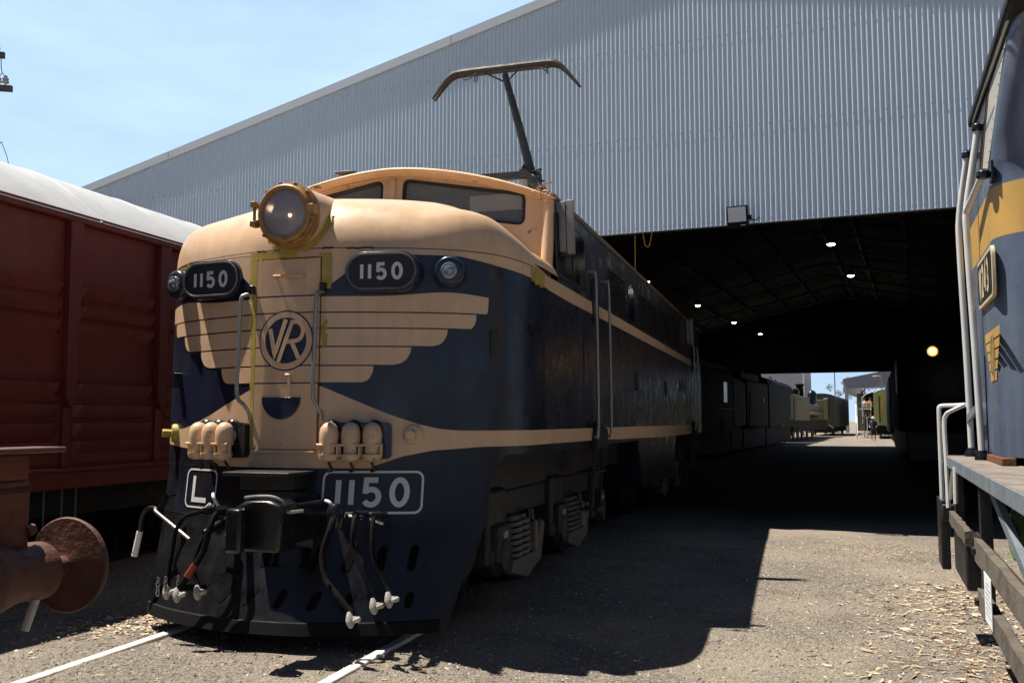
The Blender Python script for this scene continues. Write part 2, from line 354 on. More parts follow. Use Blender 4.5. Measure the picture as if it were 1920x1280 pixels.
# ------------------------------------------------------------------ camera, sky, sun
cam = bpy.data.cameras.new('camera'); co = bpy.data.objects.new('camera', cam); COL.objects.link(co)
cam.sensor_width = 36; cam.lens = 1760 / 1920 * 36; cam.clip_end = 3000; cam.clip_start = .05
co.location = (0, 0, 1.488); co.rotation_euler = (radians(90 + 4.82), 0, radians(16.7)); sc.camera = co
SUN = Vector((-.435, -.014, 1)).normalized()
sl = bpy.data.lights.new('sun', 'SUN'); sl.energy = 5.0; sl.angle = radians(.5); sl.color = (1, .93, .82)
so = bpy.data.objects.new('sun', sl); COL.objects.link(so); so.rotation_euler = SUN.to_track_quat('Z', 'Y').to_euler(); so.location = (-20, -4, 40)
w = bpy.data.worlds.new('World'); sc.world = w; w.use_nodes = True
N = w.node_tree.nodes; L = w.node_tree.links; bg = N['Background']
sky = N.new('ShaderNodeTexSky'); sky.sky_type = 'NISHITA'; sky.sun_disc = False; sky.sun_elevation = math.asin(SUN.z); sky.sun_rotation = atan2(SUN.x, SUN.y)
sky.air_density = .6; sky.dust_density = .1; sky.ozone_density = 1.; sky.altitude = 1500
tc = N.new('ShaderNodeTexCoord'); mp = N.new('ShaderNodeMapping'); mp.inputs['Scale'].default_value = (2.2, 2.2, 7)
nz = N.new('ShaderNodeTexNoise'); nz.inputs['Scale'].default_value = 1.6; nz.inputs['Detail'].default_value = 9; nz.inputs['Roughness'].default_value = .62
L.new(tc.outputs['Generated'], mp.inputs['Vector']); L.new(mp.outputs['Vector'], nz.inputs['Vector'])
mr = N.new('ShaderNodeMapRange'); mr.inputs['From Min'].default_value = .35; mr.inputs['From Max'].default_value = .8; mr.inputs['To Min'].default_value = .74; mr.inputs['To Max'].default_value = 1.
L.new(nz.outputs['Fac'], mr.inputs['Value'])
dt = N.new('ShaderNodeVectorMath'); dt.operation = 'DOT_PRODUCT'; dt.inputs[1].default_value = Vector((-.50, .82, .28)).normalized(); L.new(tc.outputs['Generated'], dt.inputs[0])
md = N.new('ShaderNodeMapRange'); md.interpolation_type = 'SMOOTHSTEP'; md.inputs['From Min'].default_value = .62; md.inputs['From Max'].default_value = .93; L.new(dt.outputs['Value'], md.inputs['Value'])
mm = N.new('ShaderNodeMath'); mm.operation = 'MULTIPLY'; L.new(mr.outputs['Result'], mm.inputs[0]); L.new(md.outputs['Result'], mm.inputs[1])
mx = N.new('ShaderNodeMix'); mx.data_type = 'RGBA'; L.new(mm.outputs[0], mx.inputs[0]); L.new(sky.outputs['Color'], mx.inputs[6]); mx.inputs[7].default_value = (7.9, 10.9, 15.6, 1)
L.new(mx.outputs[2], bg.inputs['Color']); bg.inputs['Strength'].default_value = .05
sc.view_settings.view_transform = 'Standard'; sc.view_settings.look = 'None'; sc.view_settings.exposure = .8; sc.view_settings.gamma = 1
sc.cycles.max_bounces = 6; sc.cycles.diffuse_bounces = 3; sc.cycles.glossy_bounces = 3
# ------------------------------------------------------------------ ground, rails, loose stones, wood chips
from mathutils import noise as mn
WM = Matrix.Rotation(radians(-4.4), 4, 'Z')
def gz(x, y):
    z = -.022 + .016 * mn.noise(Vector((x * .9, y * .9, 0))) + .008 * mn.noise(Vector((x * 3.1, y * 3.1, 5)))
    for c in (-4.275, -2.605):                       # ballast swept level with the rail heads
        z += .012 * math.exp(-((x - c) / .25) ** 2)
    z -= .045 * min(1, max(0, (x + 1.6) / .9)) * min(1, max(0, (y - 5.2) / 1.5)) * min(1, max(0, (40 - y) / 20))
    z -= (.05 * min(1, max(0, (10 - y) / 2.4)) + .06 * min(1, max(0, (7.4 - y) / 1.1))) * min(1, max(0, (x + 2.42) / .75)) * min(1, max(0, (1.0 - x) / .7))
    if y > 6.4: z += .03 * min(1, (y - 6.4) / 1.0) * (math.exp(-((x + 4.275) / .3) ** 2) + math.exp(-((x + 2.605) / .3) ** 2))
    return z
def spaced(a, b, st, far, lo, hi):
    L_ = []; v = a
    while v < b: L_.append(v); v += st
    k = st; v = b
    while v < hi: L_.append(v); k *= 1.35; v += k
    L_.append(hi); k = st; v = a
    while v > lo: k *= 1.35; v -= k; L_.insert(0, max(v, lo))
    return L_
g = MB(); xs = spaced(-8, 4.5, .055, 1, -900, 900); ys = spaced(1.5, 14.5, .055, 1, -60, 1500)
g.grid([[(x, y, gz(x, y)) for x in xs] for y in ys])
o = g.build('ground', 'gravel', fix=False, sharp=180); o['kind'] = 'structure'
o['label'] = 'grey gravel yard with tracks running into the shed'

def rail(M, x, y0, y1, label, mat):
    m = MB(M); yy_ = [y0, 6.5, y1] if mat == 'rail_white' else [y0, y1]; prof = [(-.036, 0), (-.03, .006), (.03, .006), (.036, 0), (.036, -.03), (.01, -.045), (.01, -.12), (-.01, -.12), (-.01, -.045), (-.036, -.03)]
    
    for k, (q0, q1) in enumerate(zip(yy_[:-1], yy_[1:])): m.cur = k; m.prism(prof, lambda a, b, c: (x + a, c, b), q0, q1)
    return tag(m.build('rail', [mat, 'rust_dark']), label, 'rail', 'rails laid in the gravel yard')
def railmat():
    m = paint('rail_white', (.80, .77, .70), .55, .08, bump=.25, bscale=60, rust=.22, rustcol=(.16, .11, .08), dust=.25, dustcol=(.42, .36, .29), scale=6)
railmat()
rail(T(-3.44, 0), -.835, -6, 62, 'white painted rail under the left side of the blue and cream locomotive', 'rail_white')
rail(T(-3.44, 0), .835, -6, 62, 'white painted rail under the right side of the blue and cream locomotive', 'rail_white')
rail(T(-7.95, 0), .835, -6, 40, 'dull rail under the red boxcar, nearer the locomotive', 'rust_dark')
rail(T(-7.95, 0), -.835, -6, 40, 'dull rail under the red boxcar, on its far side', 'rust_dark')
rail(WM, 1.2, -4, 105, 'rail running under the near side of the right hand locomotive', 'rust_dark')
rail(WM, 2.87, -4, 105, 'rail running under the far side of the right hand locomotive', 'rust_dark')

def stones(n, name):
    m = MB(); m.col = []; R = random.Random(3)
    k = 0
    while k < n:
        x = R.uniform(-6.6, 3.4); y = 2.2 + 10.5 * R.random() ** 1.5
        if abs(x) > y * 1.2 + .6: continue
        k += 1; r = .004 + .010 * R.random() ** 2.4; z = gz(x, y) + r * .15
        a = R.uniform(0, 6.28); sx, sy, sz = r * R.uniform(.8, 1.7), r * R.uniform(.7, 1.2), r * R.uniform(.5, .9)
        P = []
        for q in ((1, 0, 0), (0, 1, 0), (-1, 0, 0), (0, -1, 0)):
            px, py = q[0] * sx * R.uniform(.7, 1.2) + R.uniform(-.25, .25) * r, q[1] * sy * R.uniform(.7, 1.2) + R.uniform(-.25, .25) * r
            P.append((x + px * cos(a) - py * sin(a), y + px * sin(a) + py * cos(a), z + R.uniform(-.2, .2) * sz))
        P.append((x + R.uniform(-.3, .3) * r, y + R.uniform(-.3, .3) * r, z + sz))
        i = m.add(P)
        for j in range(4): m.face((i + j, i + (j + 1) % 4, i + 4))
        t = R.random(); b = .10 + .21 * t if t < .8 else .28 + .30 * R.random()
        c = (b * R.uniform(1.0, 1.15), b * R.uniform(.9, .98), b * R.uniform(.72, .9)); m.col += [c] * 5
    o = m.build(name, 'stone', fix=False, sharp=10); o['kind'] = 'stuff'; return o
o = stones(52000, 'gravel_stones'); tag(o, 'loose grey stones over the gravel yard', 'gravel')
def chips():
    m = MB(); m.col = []; R = random.Random(11)
    def chip(x, y, ln, wd, dark=0):
        z = gz(x, y) + R.uniform(.003, .016); a = R.uniform(0, 6.28); n = 3; t = R.uniform(-.25, .25); cv = R.uniform(-.3, .3); roll = R.uniform(-.5, .5); rows = []
        for k in range(n + 1):
            s_ = (k / n - .5) * ln; off = cv * (s_ / ln) ** 2 * ln * 1.5; ww = wd * (1 - abs(k / n - .5) * R.uniform(.4, 1.3)); 
            rows.append([])
            for e in (-1, 1):
                px, py = s_, off + e * ww / 2
                rows[-1].append((x + px * cos(a) - py * sin(a), y + px * sin(a) + py * cos(a), z + abs(s_) * t + e * ww * .5 * roll + .3 * abs(cv) * (s_ ** 2) / ln))
        i = len(m.v); m.grid(rows)
        b = R.uniform(.28, .62) * (1 - dark); w_ = R.random()
        c = (b, b * (.72 + .12 * w_), b * (.42 + .24 * w_))
        if R.random() < .12: c = (.22, .09, .035)
        m.col += [c] * (len(m.v) - i)
    for k in range(4300):
        u = R.gauss(.80, .42); v = 3.5 + 6.5 * R.random()
        if u > 1.9: continue
        p = WM @ Vector((u - (.25 if v > 6.5 else 0) + .05, v, 0)); big = R.random() ** 3
        chip(p.x, p.y, .018 + .085 * big, .006 + .018 * big)
    for k in range(1500):
        p = WM @ Vector((R.gauss(-.1, .5), R.gauss(12.2, .5), 0)); chip(p.x, p.y, R.uniform(.01, .03), R.uniform(.005, .012))
    for k in range(500): chip(R.gauss(-4.75, .22), R.gauss(6.05, .28), R.uniform(.02, .07), R.uniform(.008, .025))
    for k in range(2600):
        y = 2.5 + 9 * R.random(); chip(R.uniform(-5.5, 2.6), y, .012 + .05 * R.random() ** 3, R.uniform(.004, .014), .25)
    for k in range(170): chip(R.gauss(-2.45, .4), R.gauss(5.55, .3), R.uniform(.02, .06), R.uniform(.004, .012), .3)
    o = m.build('wood_chips', 'chip', fix=False, sharp=60); o['kind'] = 'stuff'; return o
o = chips(); tag(o, 'pale wood chips littered over the gravel', 'wood chips')
# scruffy grass beyond the boxcar
m = MB(); m.col = []; R = random.Random(5)
for k in range(9000):
    x = -11.5 - 5 * R.random() ** 1.3 if k % 3 else R.uniform(-9.0, -7.2); y = R.uniform(4, 22); h = R.uniform(.08, .42); a = R.uniform(0, 6.28)
    i = m.add([(x - .012 * cos(a), y - .012 * sin(a), -.03), (x + .012 * cos(a), y + .012 * sin(a), -.03), (x + R.uniform(-.12, .12), y + R.uniform(-.12, .12), h)]); m.face((i, i + 1, i + 2))
    b = R.uniform(.5, 1.2); m.col += [(.035 * b, .05 * b, .016 * b)] * 3
o = m.build('grass', 'stone', fix=False, sharp=10); o['kind'] = 'stuff'; tag(o, 'rough green grass beyond the red boxcar', 'grass')
# ------------------------------------------------------------------ the blue and cream electric locomotive
XC = -3.44; LM = T(XC, 0)
loco = thing('electric_locomotive', 'blue and cream electric locomotive with winged nose emblem and raised pantograph, half inside the shed', 'locomotive', T(XC, 7, 0))
_pl = smooth([(0, 0, 0), (.3, .02, 0), (.69, .14, 0), (1.0, .27, 0), (1.22, .41, 0), (1.41, .61, 0), (1.525, .89, 0), (1.56, 1.25, 0)], 40)
PLX = [p.x for p in _pl]; PLY = [p.y for p in _pl]; PLS = [0]
for a, b in zip(_pl[:-1], _pl[1:]): PLS.append(PLS[-1] + (b - a).length)
SC = PLS[-1]; YEND = 20.2; SEND = SC + YEND - 7.2
def hw(z): return itp(z, [.12, .8, 1.9, 2.65], [1.43, 1.56, 1.56, 1.55])
def y0(z): return itp(z, [.12, .45, .80, 1.157, 2.7], [5.555, 5.71, 5.865, 5.912, 5.93])
def raw(s, z):
    a = abs(s)
    if a >= SC: x, d = 1.56, PLY[-1] + a - SC
    else: x, d = itp_fast(a)
    x -= (1.56 - hw(z)) * min(1, max(0, (x - .7) / .86)); k = min(1, max(0, (a - 1.4) / 1.2))
    return Vector((math.copysign(x, s), (y0(z) * (1 - k) + 5.95 * k) + d, z))
import bisect
def itp_fast(a):
    j = min(len(PLS) - 2, max(0, bisect.bisect_right(PLS, a) - 1)); t = (a - PLS[j]) / (PLS[j + 1] - PLS[j])
    return PLX[j] + t * (PLX[j + 1] - PLX[j]), PLY[j] + t * (PLY[j + 1] - PLY[j])
def nrm(s, z):
    ts = raw(s + .01, z) - raw(s - .01, z); tz = raw(s, z + .01) - raw(s, z - .01); return ts.cross(tz).normalized()
def NP(s, z, off=0.): return raw(s, z) + nrm(s, z) * off
def dec(off): return lambda s, z: NP(s, z, off)
# bands of the shell; each is bounded by curves of height over the running length s
ZB0 = ([1.385, 1.40, 1.455, 1.465, 1.49, 1.55, 1.63, 30], [.12, .38, .47, .78, 1.04, 1.18, 1.242, 1.242])
ZB1 = ([.62, .658, .842, .96, 1.056, 1.41, 2.2, 4, 9, 30], [1.157, 1.179, 1.241, 1.263, 1.281, 1.303, 1.306, 1.30, 1.25, 1.25])
ZB2 = ([.262, .49, .747, .954, 1.10, 1.25, 2.2, 30], [1.73, 1.635, 1.53, 1.463, 1.43, 1.418, 1.418, 1.412])
ZB3 = ([.25, .307, .418, .5, .589, .8, 1.24, 1.37, 1.58, 2.0, 2.4, 3, 30], [2.376, 2.444, 2.532, 2.61, 2.665, 2.668, 2.666, 2.645, 2.612, 2.575, 2.545, 2.535, 2.545])
ZT = ([2.0, 2.35, 30], [2.70, 2.655, 2.645])
def zc(c, s): return itp(abs(s), *c)
ss = []
v = 0
while v < 2.7: ss.append(v); v += .028
ss += [1.385, 1.40, 1.455, 1.465, 1.49, 1.55, 1.63, .25, .262, .307, .418, .5, .589, .62, .658]
while v < SEND: ss.append(v); v += .45
ss.append(SEND); ss = sorted(set(ss)); SS = [-a for a in ss[::-1] if a > 0] + ss
sh = MB(LM)
bands = [(lambda s: zc(ZB0, s), lambda s: max(.80, zc(ZB0, s)), 9, 3), (lambda s: max(.80, zc(ZB0, s)), lambda s: max(zc(ZB1, s), zc(ZB0, s)), 4, 2),
         (lambda s: max(zc(ZB1, s), zc(ZB0, s)), lambda s: zc(ZB2, s), 5, 0), (lambda s: zc(ZB2, s), lambda s: zc(ZB3, s), 9, 1), (lambda s: zc(ZB3, s), lambda s: zc(ZT, s), 3, 0)]
for lo, hi, n, mi in bands:
    sh.cur = mi
    for a, b in zip(SS[:-1], SS[1:]):
        la, ha, lb, hb = lo(a), hi(a), lo(b), hi(b)
        if ha - la < 1e-5 and hb - lb < 1e-5: continue
        i = len(sh.v)
        for k in range(n + 1): sh.add([raw(a, la + (ha - la) * k / n), raw(b, lb + (hb - lb) * k / n)])
        for k in range(n): sh.face((i + 2 * k, i + 2 * k + 1, i + 2 * k + 3, i + 2 * k + 2))
# upper blue side above the belt stripe, behind the cab front
sh.cur = 1
SU = [s for s in ss if s > SC + .42]
for sg in (-1, 1):
    for a, b in zip(SU[:-1], SU[1:]):
        P = []
        for k in range(5):
            for q in (a, b):
                z0 = zc(ZT, q); z = z0 + (3.37 - z0) * k / 4; p = raw(sg * q, z0); P.append((p.x - sg * .02 * k / 4, p.y, z))
        i = sh.add(P)
        for k in range(4): sh.face((i + 2 * k, i + 2 * k + 1, i + 2 * k + 3, i + 2 * k + 2))
# rear wall
sh.poly([(x, YEND, z) for x, z in ((-1.53, .9), (1.53, .9), (1.53, 3.37), (0, 3.8), (-1.53, 3.37))])
# merge the coincident band edges, then smooth
def merged(mb, name, mats, parent, sharp=38):
    o = mb.build(name, mats, parent, fix=False, sharp=sharp); bm = bmesh.new(); bm.from_mesh(o.data); bmesh.ops.remove_doubles(bm, verts=bm.verts, dist=.0008)
    bmesh.ops.recalc_face_normals(bm, faces=bm.faces); bm.to_mesh(o.data); bm.free(); o.data.polygons.foreach_set('use_smooth', [True] * len(o.data.polygons)); o.data.set_sharp_from_angle(angle=radians(sharp)); return o
body = merged(sh, 'body', ['cream', 'navy', 'navy_skirt', 'pilot_black'], loco)
# cream hood over the nose
hd = MB(LM); DL = [0, .004, .015, .035, .07, .11, .16, .21, .26, .32, .39]
def hood_z(x, y, d):
    sd = min(1, max(0, (abs(x) - .85) / .45)); rr = min(1, max(0, (y - 6.35) / .8)); rr = rr * rr * (3 - 2 * rr)
    V = .33 + .01 * sd * (1 - rr) - .15 * sd * rr; r = 1 - min(1, d / (.24 - .11 * sd * (1 - rr) + .06 * sd * rr)); q = min(1, d / .5); q = q * q * (3 - 2 * q)
    return 2.70 + V * sqrt(max(0, 1 - r * r)) + .15 * q * (1 - min(1, abs(x) / 1.5) ** 2.2) + .125 * max(0, y - 6.35) * max(0, 1 - (x / 1.42) ** 2) * min(1, d / .4)
HS = [s for s in SS if abs(s) < SC + .55]
cols = []
for s in HS:
    B = raw(s, 2.70); n = nrm(s, 2.70); n.z = 0; n.normalize(); c = []
    for d in DL: p = B - n * d; c.append((p.x, p.y, hood_z(p.x, p.y, d)))
    p = B - n * .39; S = Vector((p.x * .1, min(7.8, max(6.9, p.y)), 0))
    for t in (.12, .25, .4, .55, .7, .85, 1.):
        x = p.x + (S.x - p.x) * t; y = p.y + (S.y - p.y) * t; c.append((x, y, hood_z(x, y, .39 + t * .11)))
    cols.append(c)
hd.grid(cols); merged(hd, 'nose_hood', 'cream', loco, 60)
# seams where the hood meets the nose
m = MB(LM)
def seamz(s): return itp(abs(s), [.9, 1.25, 1.5, 2.2], [2.712, 2.708, 2.70, 2.66])
m.ribbon([(s, seamz(s)) for s in [k * .05 for k in range(-43, 44)]], .005, dec(.0035), seg=.05); m.build('hood_seam', 'rust_dark', loco)
m = MB(LM); R = random.Random(4)
for a, b in ((.42, .62), (-1.5, -1.15), (-1.13, -.98), (.25, .33), (-.28, -.2)):
    m.ribbon([(a + (b - a) * k / 9, seamz(a) + R.uniform(-.005, .004)) for k in range(10)], .012, dec(.0045))
m.build('rust_streak', 'rust_dark', loco, split=True)
m = MB(LM)
for a, b, zz in ((-1.6, -1.0, 2.685), (1.95, 2.25, 2.6)):
    n = 16; r0 = [(a + (b - a) * k / n) for k in range(n + 1)]
    m.grid([[NP(s, zz + .03 + R.uniform(-.008, .008) if a < 0 else 2.66, .0028) for s in r0], [NP(s, zz + (R.uniform(-.035, .0) if a < 0 else R.uniform(-.07, -.03)), .0028) for s in r0]])
# rough yellow primer round the front door and under the headlamp
def strip(s0, s1, z0, z1, n=30, jit=.012):
    rows = []; n = max(n, 30); o1 = R.uniform(0, 99); o2 = R.uniform(0, 99)
    for k in range(n + 1):
        z = z0 + (z1 - z0) * k / n; ww_ = mn.noise; a = s0 + 2.2 * jit * (ww_(Vector((z * 11, o1, 0))) + .4 * ww_(Vector((z * 40, o1, 0)))); b = s1 + 2.2 * jit * (ww_(Vector((z * 11, o2, 0))) + .4 * ww_(Vector((z * 40, o2, 0))))
        rows.append([NP(a + (b - a) * j / 6, z, .0043) for j in range(7)])
    m.grid(rows)
strip(-.34, -.24, 2.36, 2.70); strip(-.315, -.255, 1.9, 2.36); strip(-.31, -.26, 1.35, 1.9); strip(.235, .32, 2.42, 2.68); strip(.26, .30, 2.0, 2.2, 6); strip(-.40, -.27, 1.28, 1.47, 6, .02); strip(-.30, .12, 2.645, 2.705, 6, .05)
m.build('primer_patch', 'primer', loco, split=True)
# winged livery on the nose
m = MB(LM)
feath = [(2.365, 2.256, 1.46, 1.447, 0), (2.246, 2.143, 1.362, 1.324, 0), (2.133, 2.014, 1.148, 1.045, 1), (2.004, 1.880, .890, .768, 1), (1.870, 1.757, .628, .548, 1)]
for zt, zb, st, sb, rd in feath:
    for sg in (-1, 1):
        rows = []
        for k in range(11):
            t = k / 10; z = zt + (zb - zt) * t; tip = st - (st - sb) * (1 - sqrt(max(0, 1 - t * t)) if rd else t ** 3)
            rows.append([])
            for j in range(33):
                s = tip * j / 32; zz = z
                if zt > 2.3: zz = z + .035 * (1 - t) * math.exp(-((s - 1.15) / .3) ** 2)
                rows[-1].append(NP(sg * s, zz, .0032))
        m.grid(rows)
m.build('wing_emblem', 'cream', loco)
# front door with its own stripes
dz = [1.285, 1.73, 1.757, 1.757, 1.870, 1.880, 2.004, 2.014, 2.133, 2.143, 2.246, 2.256, 2.366, 2.376, 2.645]
m = MB(LM); zz = [1.29, 1.748, 1.758, 1.872, 1.882, 2.004, 2.014, 2.134, 2.144, 2.248, 2.258, 2.368, 2.379, 2.640]
S7 = [-.262 + .5 * k / 8 for k in range(9)]
for k, (a, b) in enumerate(zip(zz[:-1], zz[1:])):
    m.cur = k % 2; m.grid([[NP(s, z, .014) for s in S7] for z in (a, (a + b) / 2, b)])
m.cur = 0
rim = [(S7[0], zz[0]), (S7[-1], zz[0]), (S7[-1], zz[-1]), (S7[0], zz[-1])]
for (a, b) in zip(rim, rim[1:] + rim[:1]):
    m.grid([[NP(a[0] + (b[0] - a[0]) * k / 12, a[1] + (b[1] - a[1]) * k / 12, o_) for k in range(13)] for o_ in (.0, .014)])
door = m.build('nose_door', ['cream', 'line_navy'], loco, sharp=30)
m = MB(LM); m.ribbon([(S7[0] - .008, zz[0] - .008), (S7[-1] + .008, zz[0] - .008), (S7[-1] + .008, zz[-1] + .008), (S7[0] - .008, zz[-1] + .008)], .007, dec(.0045), closed=True); m.build('door_gap', 'rust_dark', door)
m = MB(LM); m.tube([NP(-.1, 2.515, .01), NP(-.1, 2.515, .055), NP(.13, 2.508, .055), NP(.13, 2.508, .01)], .011, 8); m.build('handle', 'cream_worn', door)
m = MB(LM); m.tube([NP(.01, 1.81, .012), NP(.01, 1.81, .04), NP(.035, 1.81, .045), NP(.035, 1.74, .04)], .011, 8); m.tube([NP(.035, 1.74, .03), NP(.035, 1.655, .02)], .005, 6); m.build('latch', 'cream_worn', door)
m = MB(LM); P = arc(-.035, 1.652, .152, .155, 180, 360, 24); m.prism(P, lambda a, b, c: NP(a, b, c), .014, .03); m.build('lifting_plate', 'navy_light', door, bevel=.004)
m = MB(LM); m.tube([NP(-.262, 1.272, .02), NP(.238, 1.272, .02)], .012, 8); m.build('sill', 'cream', door)
# roundel with the interlaced letters
cx, cz = -.012, 2.055
def disc(mb, r, off, r0=0):
    P0 = arc(cx, cz, r, r, 0, 360, 48)[:-1]
    if r0: mb.tess(P0, [arc(cx, cz, r0, r0, 0, 360, 48)[:-1]], dec(off))
    else:
        rows = [[NP(cx + r * k / 8 * cos(2 * pi * j / 48), cz + r * k / 8 * sin(2 * pi * j / 48), off) for j in range(49)] for k in range(9)]; mb.grid(rows)
m = MB(LM); disc(m, .216, .0165); rd = m.build('roundel', 'line_navy', door)
m = MB(LM); disc(m, .206, .0182); m.build('roundel_ring', 'cream', rd)
m = MB(LM); disc(m, .164, .0199); m.build('roundel_field', 'line_navy', rd)
m = MB(LM); f = dec(.0216)
m.ribbon([(cx - .125, cz + .085), (cx - .085, cz - .10), (cx + .0, cz + .15)], .034, f, seg=.03)
m.ribbon([(cx - .055, cz - .152), (cx + .055, cz + .145)], .030, f, seg=.03)
m.ribbon([(cx + .045, cz + .128)] + arc(cx + .075, cz + .065, .062, .068, 100, -80, 12) + [(cx + .005, cz - .01)], .030, f, seg=.02)
m.ribbon([(cx + .05, cz - .012), (cx + .105, cz - .125)], .032, f, seg=.03)
m.build('letters', 'cream', rd)
# nose grab rails
for sg, x0 in ((-1, -.30), (1, .268)):
    m = MB(LM); k = sg * .03 if sg < 0 else 0
    m.tube(smooth([NP(x0 - .005, 2.40, .0), NP(x0 - .02 + k, 2.39, .05), NP(x0 - .03 + k, 2.33, .07), NP(x0 - .035 + k, 2.0, .07), NP(x0 - .04 + k, 1.68, .07), NP(x0 - .02, 1.60, .05), NP(x0, 1.535, .015), NP(x0, 1.49, .012)], 5), .015, 10)
    g = m.build('grab_rail', 'galv_rail', loco)
    m = MB(LM); p = NP(x0, 2.42, .02); m.box(p.x - .018, p.x + .018, p.y - .03, p.y + .03, 2.40, 2.46); m.build('bracket', 'black_gloss', g, bevel=.005)
# number boxes
def cap2(cx_, cy_, w_, h_, n=12): r = h_ / 2; return arc(cx_ + w_ / 2 - r, cy_, r, r, -90, 90, n) + arc(cx_ - w_ / 2 + r, cy_, r, r, 90, 270, n)
for sg in (-1, 1):
    c = raw(sg * .70, 2.532); ang = atan2(.20, 1) * sg * .55; e1 = Vector((cos(ang), sin(ang), 0)); e3 = Vector((sin(ang), -cos(ang), 0)); e2 = Vector((0, 0, 1)); c0 = c
    F = lambda a, b, d, c0=c0, e1=e1, e2=e2, e3=e3: c0 + e1 * a + e2 * b + e3 * d
    m = MB(LM); m.prism(cap2(0, 0, .54, .285), F, -.14, .085); nb = m.build('number_box', 'navy_light', loco, bevel=.02, seg=3)
    m = MB(LM); m.ribbon(cap2(0, 0, .50, .245), .022, lambda a, b: F(a, b, .092), closed=True, seg=.03)
    i = len(m.v); m.build('bezel', 'black_gloss', nb)
    m = MB(LM); P = [F(a, b, .095) for a, b in cap2(0, 0, .498, .243, 14)]; m.tube(P + [P[0], P[1]], .009, 6, cap=False); m.build('bezel_ring', 'bezel_grey', nb)
    m = MB(LM); m.tess(cap2(0, 0, .48, .225), [], lambda a, b: F(a, b, .088)); m.build('back_panel', 'black', nb)
    m = MB(LM); text(m, '1150', .0, -.063, .126, .025, .058, lambda a, b: F(a, b, .0895), squash=.8); m.build('digits', 'letter_white', nb)
    m = MB(LM); m.tess(cap2(0, 0, .48, .225), [], lambda a, b: F(a, b, .094)); m.build('pane', 'glass_num', nb) if 'glass_num' in MATS else None
# marker lights
for sg in (-1, 1):
    c = raw(sg * 1.17, 2.542); n = Vector((sg * .25, -1, 0)).normalized()
    m = MB(LM); m.lathe(c - n * .12, n, [(0, .118), (.19, .112), (.225, .104), (.235, .09), (.232, .062)], 28); q = m.build('marker_light', 'navy_light', loco, sharp=50)
    m = MB(LM); m.lathe(c + n * .105, n, [(0, .064), (.025, .058), (.03, .05), (.03, .035), (.045, .028), (.052, .012), (.053, .002)], 22); m.build('lens', 'lens', q, sharp=30)
# headlamp
hc = Vector((.03, 5.84, 2.945)); hn = Vector((0, -1, -.03)).normalized()
m = MB(LM); m.lathe(hc - hn * .9, hn, [(0, .235), (.84, .222), (.88, .21)], 40); hl = m.build('headlight', 'cream', loco)
m = MB(LM); m.lathe(hc - hn * .05, hn, [(0, .226), (.02, .236), (.05, .236), (.055, .225), (.085, .225), (.09, .212), (.115, .208), (.13, .195), (.125, .172), (.10, .168)], 48, cap=False); rg = m.build('lamp_ring', 'ochre', hl, sharp=25)
m = MB(LM)
for k in range(12):
    a = k * pi / 6 + .2; p = hc + Vector((cos(a) * .222, 0, sin(a) * .222)); m.lathe(p + hn * .015, hn, [(0, .013), (.04, .013), (.045, .008)], 6)
p = hc + Vector((.225, -.05, .01)); m.box(p.x - .02, p.x + .025, p.y - .05, p.y + .02, p.z - .035, p.z + .035)
p = hc + Vector((-.232, -.05, .0)); m.box(p.x - .02, p.x + .02, p.y - .05, p.y + .02, p.z - .09, p.z - .05); m.box(p.x - .02, p.x + .02, p.y - .05, p.y + .02, p.z + .05, p.z + .09); m.tube([(p.x, p.y - .02, p.z - .09), (p.x, p.y - .02, p.z + .09)], .012, 8)
m.build('clamp', 'ochre', rg, bevel=.004, split=True)
m = MB(LM); m.lathe(hc + hn * .04, hn, [(-.16, .03), (-.13, .09), (-.06, .15), (.0, .168)], 36, cap=False); m.lathe(hc - hn * .115, hn, [(0, .002), (0, .03)], 12); m.build('reflector', 'reflector', hl, sharp=60)
m = MB(LM); m.lathe(hc - hn * .05, hn, [(-.04, .01), (.0, .016), (.035, .012), (.045, .002)], 12); m.build('bulb', 'bulb', hl)
m = MB(LM); m.lathe(hc + hn * .055, hn, [(0, .171), (.012, .14), (.02, .09), (.024, .045), (.025, .002)], 36, cap=False); m.build('lens', 'lens_glass', hl, sharp=60)
m = MB(LM)
for k in range(26):
    a = pi + pi * k / 25; 
m = MB(LM); P0 = []
R = random.Random(9); rows = [[], []]
for k in range(31):
    a = radians(170 + 200 * k / 30); 
    for j, rr in enumerate((.225, .262 + R.uniform(-.012, .015))):
        x = hc.x + rr * cos(a); z = hc.z + rr * sin(a); d = max(0, 0); 
        # the collar lies on the hood front
        best = None
        for q in range(40):
            y = 5.9 + q * .012; B = .40 - max(0, .0)
        zz_ = z
        # height to depth on the rounded hood front near the middle
        t = min(.995, max(0, (z - 2.70) / .36)); dd = .24 * (1 - sqrt(1 - t * t)); s_ = x; pb = raw(s_, 2.70 if z > 2.70 else z)
        rows[j].append((x, pb.y + (dd if z > 2.70 else 0) - .006, z))
m.grid(rows); m.build('primer_collar', 'primer', hl, sharp=60)
